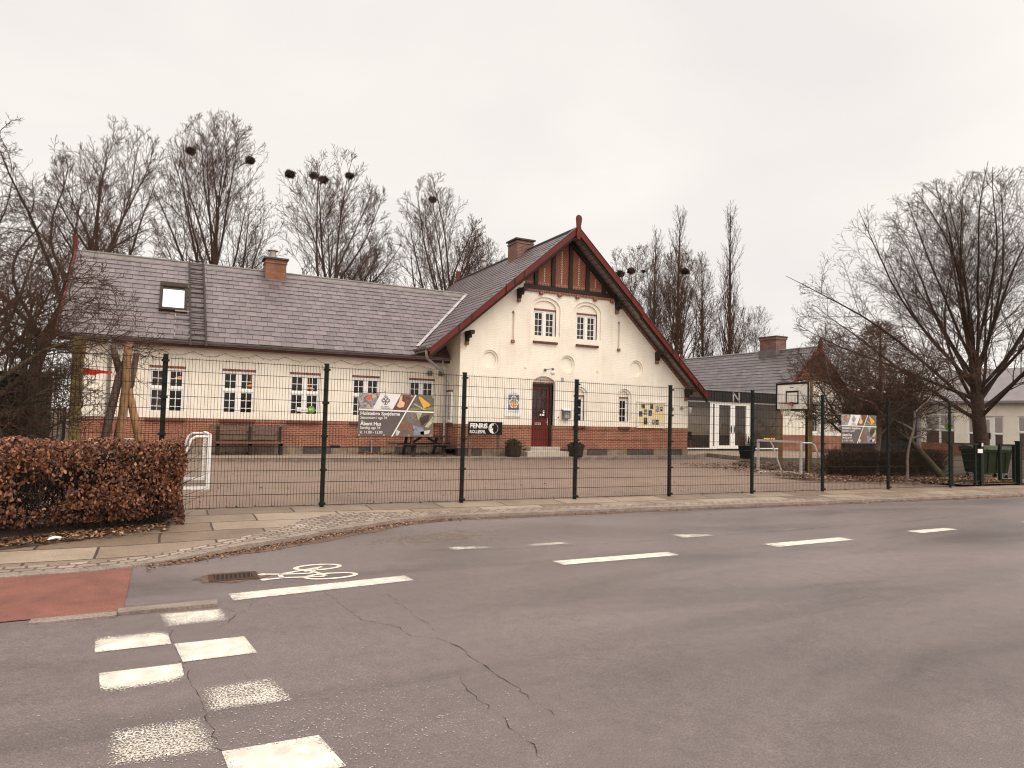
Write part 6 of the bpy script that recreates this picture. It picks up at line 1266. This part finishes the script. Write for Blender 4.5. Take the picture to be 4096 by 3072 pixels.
def fan_tree(seed, H, r, lead, R_=3.9, zc=.66, fork=.40, spread=24, k2=13, k3=7, k4=5, rm=.0135, k5=2):
    E_ = ((0, 0, H*zc), R_, H*(1-zc))
    return tree_mesh([dict(p=[(0, 0, 0)], d=[(.02, 0, 1)], L=[H*.60], r=[r], n=12, wob=.03, tip=r*.35),
        dict(k=lead, t0=fork, t1=1., ang=(spread*1.55, spread*.55), lf=1., lpow=0., rf=.48, n=10, wob=.035, gnarl=.02, trop=.03, trunk=True, s=6, rmin=.045, env=E_, fill=1),
        dict(k=k2, t0=.25, t1=1., ang=31, lf=.42, lpow=.50, rf=.42, n=6, wob=.06, trop=.045, s=4, rmin=.013, env=E_),
        dict(k=k3, t0=.2, t1=1., ang=33, lf=.42, lpow=.45, rf=.5, n=4, wob=.06, trop=.07, s=3, rmin=rm, env=E_),
        dict(k=k4, t0=.25, t1=1., ang=34, lf=.48, lpow=.4, rf=.65, n=3, wob=.07, trop=.06, s=3, rmin=rm*.75, env=E_),
        dict(k=k5, t0=.3, t1=1., ang=34, lf=.5, lpow=.3, rf=.8, n=3, wob=.07, trop=.05, s=3, rmin=rm*.6)], seed, .0055)
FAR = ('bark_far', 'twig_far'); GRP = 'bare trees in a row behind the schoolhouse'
fA = fan_tree(3, 19.8, .40, 14, 4.2, .60); fB = fan_tree(8, 20.3, .36, 16, 4.6, .60, .28, 23); fC = fan_tree(15, 18.3, .34, 16, 4.9, .58, .32, 28)
tA = plant_tree('bare_tree', fA, (-3.3, 47.6, 0), 'tall bare fan shaped tree behind the roof between skylight and left roof end', 'tree', GRP, FAR)
tB = plant_tree('bare_tree', fB, (2.3, 45.5, 0), 'broad bare tree with two big nests behind the roof ladder', 'tree', GRP, FAR)
tC = plant_tree('bare_tree', fC, (8.2, 42.3, 0), 'bare tree with three dark nests behind the wing chimney', 'tree', GRP, FAR)
clone_tree(tA, (14.4, 39.3, 0), 'bare tree with a single nest just left of the gabled house', 2.1, .87)
clone_tree(tB, (19.4, 45, 0), 'lower bare tree half hidden by the old brick chimney', 1.2, .76)
clone_tree(tC, (12.2, 47, 0), 'slender bare tree between the triple nest tree and the single nest tree', 2.6, .78)
clone_tree(tC, (-.2, 51, 0), 'small crooked bare tree showing just above the ridge behind the skylight', 4.0, .62)
clone_tree(tB, (5.3, 50, 0), 'bare tree far behind the ridge left of the wing chimney', 5.0, .66)
clone_tree(tA, (22.5, 52, 0), 'faint bare tree right behind the gabled roof ridge', .5, .62)
OE = ((0, 0, 9.2), 4.6, 6.2)
oak = tree_mesh([dict(p=[(0, 0, 0)], d=[(.03, 0, 1)], L=[8.5], r=[.34], n=12, wob=.05, gnarl=.03, tip=.14),
    dict(k=12, t0=.35, t1=1., ang=(62, 25), lf=1., lpow=0, rf=.5, n=12, wob=.07, gnarl=.11, trop=.04, trunk=True, s=7, rmin=.04, env=OE, fill=1),
    dict(k=12, t0=.2, t1=1., ang=46, lf=.42, lpow=.5, rf=.5, n=6, wob=.12, gnarl=.10, trop=.03, s=4, rmin=.015, env=OE),
    dict(k=8, t0=.15, t1=1., ang=46, lf=.44, lpow=.4, rf=.55, n=4, wob=.16, trop=.02, s=3, rmin=.009, env=OE),
    dict(k=6, t0=.2, t1=1., ang=44, lf=.46, lpow=.4, rf=.65, n=3, wob=.18, trop=.02, s=3, rmin=.0065, env=OE),
    dict(k=2, t0=.3, t1=1., ang=40, lf=.5, n=3, wob=.15, rmin=.005)], 21, .005)
tO = plant_tree('crooked_tree', oak, (-5.5, 36.2, 0), 'dark crooked bare tree left of the schoolhouse end wall', 'tree', 'crooked bare trees at the left edge', ('bark', 'twig'), 0., .96)
clone_tree(tO, (-8.4, 33.5, 0), 'tallest crooked bare tree cut off by the left edge', 2.2, .86); clone_tree(tO, (-8.6, 42, 0), 'paler crooked bare tree farther back at the left edge', 4.1, 1.02)
sap = tree_mesh([dict(p=[(0, 0, 0)], d=[(0, 0, 1)], L=[5.5], r=[.06], n=8, wob=.06, tip=.015), dict(k=12, t0=.2, t1=1., ang=34, lf=.4, lpow=.5, rf=.6, n=5, wob=.1, trop=.08, s=4, rmin=.010), dict(k=6, t0=.2, t1=1., ang=38, lf=.42, lpow=.4, rf=.6, n=4, wob=.12, trop=.05, s=3, rmin=.006), dict(k=4, t0=.2, t1=1., ang=38, lf=.42, n=3, rmin=.005)], 5, .004)
tS = None
for k in range(16):
    x = random.uniform(-10.5, -3.6); y = random.uniform(26, 44); lab = 'thin bare sapling in the thicket behind the black railing at the left'
    if tS is None: tS = plant_tree('sapling', sap, (x, y, 0), lab, 'sapling', 'saplings behind the black railing', ('bark', 'twig'))
    else: clone_tree(tS, (x, y, 0), lab, random.random()*6, random.uniform(.7, 1.2))
# poplars and woods at the right, far behind
pop = tree_mesh([dict(p=[(0, 0, 0)], d=[(0, 0, 1)], L=[24.3], r=[.30], n=14, wob=.015, tip=.02, flare=1.1), dict(k=58, t0=.10, t1=.985, ang=20, lf=.27, lpow=.70, rf=.4, n=6, wob=.05, trop=.10, s=4, rmin=.020, trunk=True), dict(k=7, t0=.15, t1=1., ang=24, lf=.38, lpow=.4, rf=.5, n=4, wob=.10, trop=.12, s=3, rmin=.013), dict(k=5, t0=.1, t1=1., ang=28, lf=.42, lpow=.4, rf=.6, n=3, wob=.12, trop=.1, s=3, rmin=.011)], 31, .006)
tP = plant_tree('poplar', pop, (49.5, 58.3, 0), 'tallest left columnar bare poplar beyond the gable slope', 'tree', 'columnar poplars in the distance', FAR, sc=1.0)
clone_tree(tP, (47.2, 59.5, 0), 'shorter columnar bare poplar touching the left tall one', 1.5, .88); clone_tree(tP, (54.7, 55.6, 0), 'tall right-hand columnar bare poplar standing alone against the sky', 2.4, 1.0); clone_tree(tP, (52.2, 57.0, 0), 'medium columnar bare poplar just left of the right-hand tall one', 3.7, .80)
thn = fan_tree(44, 18.9, .24, 10, 4.2, .58, .22, 20, 12, 8, 5, .013, 2)
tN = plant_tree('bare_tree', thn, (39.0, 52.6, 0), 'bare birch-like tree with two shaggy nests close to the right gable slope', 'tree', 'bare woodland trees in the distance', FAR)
for (x, y, s, l) in ((41.6, 51.8, 1.0, 'slim bare tree right of the two nest tree in the distance'), (43.6, 50.2, .98, 'bare tree with one big dark nest right in front of the tall left poplar'), (45.8, 54, 1.05, 'broad bare tree between the two poplar pairs'), (50.5, 52, .82, 'low bare tree below the poplars just above the pavilion ridge'), (57.2, 54.5, .80, 'rounded low bare tree beside the pavilion chimney'), (62.5, 50, .66, 'smallest rounded bare tree right of the pavilion chimney'), (66, 46, .7, 'distant bare tree behind the cherry crowns')): clone_tree(tN, (x, y, 0), l, random.random()*6, s)
# fir
m = MB()
for k in range(9000):
    t = random.random()**.8; z = 1.5+10.2*t; a = random.random()*6.28; rr = (4.6*math.sqrt(max(0, 1-t**2.4))+.2)*(.82+.22*math.sin(a*5+z*2.3))*random.random()**.35; c = Vector((60.6+rr*math.cos(a), 42+rr*math.sin(a), z-rr*.12+random.gauss(0, .15))); d = Vector((math.cos(a)+random.gauss(0, .5), math.sin(a)+random.gauss(0, .5), random.gauss(.1, .45))).normalized()*random.uniform(.12, .32); e_ = d.cross(Vector((random.gauss(0, 1), random.gauss(0, 1), random.gauss(0, 1)))).normalized()*random.uniform(.02, .055); m.poly([c-d*.4-e_, c+d, c-d*.4+e_])
fr_ = thing('fir_tree', 'dense brownish fir rising behind the charcoal annex and cherry branches', 'tree', (60.6, 42, 0)); m.build('crown', 'conifer', fr_); m = MB(); m.tube([(60.6, 42, -.3), (60.6, 42, 11.5)], [.35, .05], 8); m.build('trunk', 'bark', fr_)
# the big lime tree at the right
LE = ((-.3, 0, 6.0), 6.7, 5.6)
lime = tree_mesh([dict(p=[(0, 0, 0)], d=[(-.02, 0, 1)], L=[4.6], r=[.27], n=9, wob=.02, tip=.18, flare=1.3),
    dict(k=26, t0=.44, t1=1., ang=(62, 10), lf=1., lpow=0, rf=.33, n=12, wob=.03, gnarl=.025, trop=.02, trunk=True, s=8, rmin=.045, env=LE, fill=1),
    dict(k=14, t0=.14, t1=1., ang=34, lf=.42, lpow=.55, rf=.36, n=7, wob=.06, trop=.008, s=5, rmin=.012, env=LE),
    dict(k=9, t0=.12, t1=1., ang=36, lf=.42, lpow=.45, rf=.5, n=5, wob=.07, trop=.02, s=3, rmin=.0065, env=LE),
    dict(k=5, t0=.15, t1=1., ang=38, lf=.48, lpow=.4, rf=.6, n=3, wob=.08, trop=.02, s=3, rmin=.005, env=LE),
    dict(k=2, t0=.3, t1=1., ang=36, lf=.5, lpow=.4, rf=.7, n=3, wob=.10, trop=.005, s=3, rmin=.004)], 77, .0032)
plant_tree('lime_tree', lime, (27.9, 15.15, -.05), 'largest bare tree with spreading crown standing behind the green waste container', 'tree', None, ('bark', 'twig'))
# low cherry trees
def cherry(seed, H, ds, n1, rx=2.7, zc=3.3, rz=2.7, r=.105, k2=15, k3=10, k4=6, up=.0):
    CE = ((ds[0]*H, ds[1]*H, zc), rx, rz)
    return tree_mesh([dict(p=[(0, 0, 0)], d=[ds], L=[H], r=[r], n=8, wob=.06, gnarl=.05, tip=r*.75, flare=1.35),
        dict(k=n1, t0=.55, t1=1., ang=58, lf=1., lpow=0, rf=.70, n=10, wob=.07, gnarl=.10, trop=.02, trunk=True, s=7, rmin=.03, env=CE, fill=1),
        dict(k=k2, t0=.15, t1=1., ang=48, lf=.50, lpow=.45, rf=.5, n=7, wob=.10, gnarl=.10, trop=.03, s=4, rmin=.010, env=CE),
        dict(k=k3, t0=.1, t1=1., ang=48, lf=.46, lpow=.4, rf=.55, n=5, wob=.14, trop=.02, s=3, rmin=.006, env=CE),
        dict(k=k4, t0=.15, t1=1., ang=46, lf=.46, lpow=.3, rf=.6, n=3, wob=.16, trop=.02, s=3, rmin=.0048)], seed, .0032)
CG = 'low bare cherry trees'
plant_tree('cherry_tree', cherry(101, 2.4, (.05, .1, 1), 10, 2.75), (21.3, 14.95, .1), 'low bare cherry tree with pale forked trunk behind the smaller banner', 'tree', CG, ('bark_pale', 'twig'))
plant_tree('cherry_tree', cherry(131, 2.3, (-.55, .25, 1), 9, 2.7), (23.7, 14.2, .1), 'low crooked bare cherry tree leaning left in front of the long white building', 'tree', CG, ('bark_moss', 'twig'))
plant_tree('cherry_tree', cherry(151, 2.0, (-.05, .2, 1), 8, 2.4, 2.9, 2.3), (23.0, 17.4, .1), 'dark bare cherry tree right behind the basketball posts', 'tree', CG, ('bark_moss', 'twig'))
plant_tree('young_tree', cherry(171, 2.2, (.22, .05, 1), 4, 1.3, 2.5, 1.4, .04, 8, 6, 4), (20.3, 13.2, .1), 'thin pale young tree leaning right beside the smaller banner', 'tree', None, ('bark_pale', 'twig'))
plant_tree('apple_tree', cherry(209, 2.0, (.30, -.1, 1), 15, 3.2, 2.9, 2.4, .13), (-3.75, 16.4, .05), 'bare fruit tree reaching in from the left edge over the green shed', 'tree', None, ('bark_moss', 'twig'))
# nests
NEST = [(.56, 45.2, 17.95, .62, 'large round nest on the left in the tree behind the roof ladder'), (3.85, 44.3, 17.7, .58, 'dark round nest on the right in the tree behind the roof ladder'), (6.08, 43.0, 16.85, .62, 'leftmost dark nest in the three nest tree'), (7.4, 42.5, 16.85, .55, 'upper nest of the joined pair in the three nest tree'), (7.95, 42.2, 16.6, .6, 'lower nest of the joined pair in the three nest tree'), (9.36, 41.5, 16.9, .52, 'right nest of the three nest tree, alone near its top'), (14.0, 39.2, 15.55, .5, 'single dark nest in the tree left of the gabled house'),
    (37.96, 52.9, 16.2, .85, 'shaggy nest nearest the right gable slope'), (38.9, 52.4, 16.5, .8, 'second shaggy nest from the right gable slope'), (39.95, 51.9, 16.5, .4, 'tiny nest between the shaggy pair and the tall poplars'), (43.5, 50.1, 16.6, .8, 'big dark nest in front of the tall left poplar')]
RNG = np.random.default_rng(5)
for x, y, z, s, l in NEST:
    s *= .66; z -= .55
    n = 300; v = nrm(RNG.normal(size=(n, 3)))*np.array([1, 1, .62]); p = v*s*(.45+.5*RNG.random((n, 1))**.5); d = nrm(np.cross(v, RNG.normal(size=(n, 3)))+RNG.normal(size=(n, 3))*.55)*s*RNG.uniform(.25, .75, (n, 1))
    P = np.stack([p-d, p+d*.2+v*s*.06, p+d], 1)*.72+np.array([x, y, z]); V, F = tubes_np(P, np.full((n, 3), .020*s/.6), 3)
    o = mesh_np('birds_nest', V, F, 'nest', None, loc=(x, y, z)); tag(o, l, 'nest', 'rook nests in the bare treetops')
# beech hedge in front: dark twigs inside, leaves over the surface
def hedge(name, x0, x1, y0, y1, z0, z1, nleaf, ntwig, mat, label, size, gap=None, tonemean=.42, round_=.12, slant=0., clump=0.):
    t = thing(name, label, 'hedge', ((x0+x1)/2, (y0+y1)/2, z0)); rg = np.random.default_rng(int(abs(x0*100))+3)
    n = ntwig; p0 = np.stack([rg.uniform(x0+.05, x1-.08, n), rg.uniform(y0+.1, y1-.1, n), rg.uniform(z0, z0+(z1-z0)*.75, n)], 1); d = nrm(np.stack([rg.normal(0, .5, n), rg.normal(0, .5, n)-.15, rg.uniform(.2, 1.2, n)], 1)); L_ = rg.uniform(.2, .6, n)
    p0[:, 1] += np.maximum(0, 0)+slant*(p0[:, 0]-x1)*rg.random(n); P = np.stack([p0, p0+d*(L_*.5)[:, None]+rg.normal(0, .03, (n, 3)), p0+d*L_[:, None]+rg.normal(0, .05, (n, 3))], 1); P[:, :, 2] = np.where(np.arange(n)[:, None] % 7 == 0, P[:, :, 2], np.minimum(P[:, :, 2], z1-.02)); V, F = tubes_np(P, np.tile(np.array([.006, .004, .002]), (n, 1)), 3); mesh_np('branches', V, F, 'wood_dark' if mat == 'beech' else 'twig', t)
    pos = []; nor = []
    while len(pos) < nleaf:
        q = rg.random()
        f = rg.choice(['front', 'top', 'end', 'in'], p=[.56, .22, .07, .15])
        x, y, z = rg.uniform(x0, x1), rg.uniform(y0, y1), rg.uniform(z0, z1); nv = (0, -1, .2)
        bump = .07*math.sin(x*5.1+z*3)+.05*math.sin(x*11+z*7)
        if f == 'front': y = y0+slant*(x-x1)+abs(rg.normal(0, .12))+bump+round_*max(0, (z-(z1-.25))/.25)**2+.10*max(0, (z0+.3-z)/.3)
        elif f == 'top': z = z1-abs(rg.normal(0, .05))+.03*math.sin(x*6); nv = (0, -.3, 1)
        elif f == 'end': x = x1-abs(rg.normal(0, .06))+.04*math.sin(z*8); nv = (1, -.3, .2)
        if gap and f in ('front', 'in') and rg.random() < gap(x, z): continue
        if clump and rg.random() < clump*(.5+.5*math.sin(x*9.3+2*math.sin(z*7.1))*math.sin(z*11.7+2*math.sin(x*6.3))): continue
        if f in ('top', 'in'): y = max(y, y0+slant*(x-x1)) if slant else y
        pos.append((x, y, z)); nor.append(nv)
    c = np.array(pos); nv = nrm(np.array(nor, float)+rg.normal(0, .8, (nleaf, 3))); s = rg.uniform(*size, nleaf)[:, None]
    dwn = nrm(np.cross(nv, rg.normal(0, 1, (nleaf, 3))*np.array([1, 1, .4])+np.array([1., 0, 0]))); side = np.cross(nv, dwn); curl = rg.uniform(-.1, .55, (nleaf, 1))
    tip = c+dwn*s; bas = c-dwn*s; a1 = c+dwn*s*.35+side*s*.52+nv*s*curl; a2 = c-dwn*s*.45+side*s*.46+nv*s*curl; b1 = c+dwn*s*.35-side*s*.52+nv*s*curl; b2 = c-dwn*s*.45-side*s*.46+nv*s*curl; tip = tip+nv*s*curl*.6
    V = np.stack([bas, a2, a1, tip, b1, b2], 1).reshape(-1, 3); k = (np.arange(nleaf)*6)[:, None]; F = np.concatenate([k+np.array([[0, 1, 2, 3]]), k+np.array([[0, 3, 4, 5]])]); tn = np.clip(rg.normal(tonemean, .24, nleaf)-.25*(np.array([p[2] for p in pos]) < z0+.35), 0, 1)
    mesh_np('leaves', V, F, mat, t, tone=np.concatenate([tn, tn])); return t
def gp(x, z):
    g = .35*max(0, 1-((x+1.45)/.5)**2-((z-.72)/.34)**2)+.85*max(0, 1-((x+1.35)/.30)**2-((z-.62)/.22)**2)+.5*max(0, 1-((x+.95)/.28)**2-((z-.85)/.2)**2)+(.75 if z < .25 else 0)+.4*max(0, .5-z)
    return min(.97, g*1.6)
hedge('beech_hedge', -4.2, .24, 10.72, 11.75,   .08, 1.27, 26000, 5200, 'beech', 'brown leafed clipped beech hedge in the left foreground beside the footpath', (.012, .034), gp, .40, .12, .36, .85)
hedge('dark_hedge', 19.1, 25.1, 14.7, 15.5, .05, .98, 3000, 9000, 'litter', 'dark twiggy low hedge behind the fence and smaller banner', (.012, .022), None, .2)
o = scatter_leaves('bed_leaves', 6500, lambda: (lambda x: (x, max(12.12, 15.6-.45*(x-17)+.2-abs(random.gauss(0, .9))) if x < 24 else random.uniform(12.1, 14), zs(x)+.18+abs(random.gauss(0, .03))))(random.uniform(17.2, 24.5)), (.025, .055)); o['kind'] = 'stuff'; o['label'] = 'carpet of brown fallen leaves in the bed behind the fence'
o = scatter_leaves('bed_leaves', 2500, lambda: (random.uniform(17.5, 25), random.uniform(14.5, 21), zs(20)+.19), (.03, .06)); o['kind'] = 'stuff'; o['label'] = 'fallen leaves under the basketball hoop'
o = scatter_leaves('hedge_litter', 1300, lambda: (lambda x: (x, 10.62+.42*x-abs(random.gauss(0, .16))+(.3 if random.random() < .5 else 0), zs(-1)+.095))(random.uniform(-2.6, .1)), (.02, .045)); o['kind'] = 'stuff'; o['label'] = 'dead leaves along the foot of the brown hedge'
hs_ = MB(); hs_.poly([(x, y, pav_z(x, (y-kerb_y(x)-.14)/(12.02-kerb_y(x)-.14))+.006) for x, y in ((-6, 9.2), (-3, 9.42), (-1.7, 9.62), (-1.2, 9.85), (-.75, 10.12), (-.45, 10.5), (0, 10.95), (.28, 11.95), (-6, 11.95))]); struct(hs_.build('hedge_soil', 'soil'), 'dark soil strip under the brown hedge')
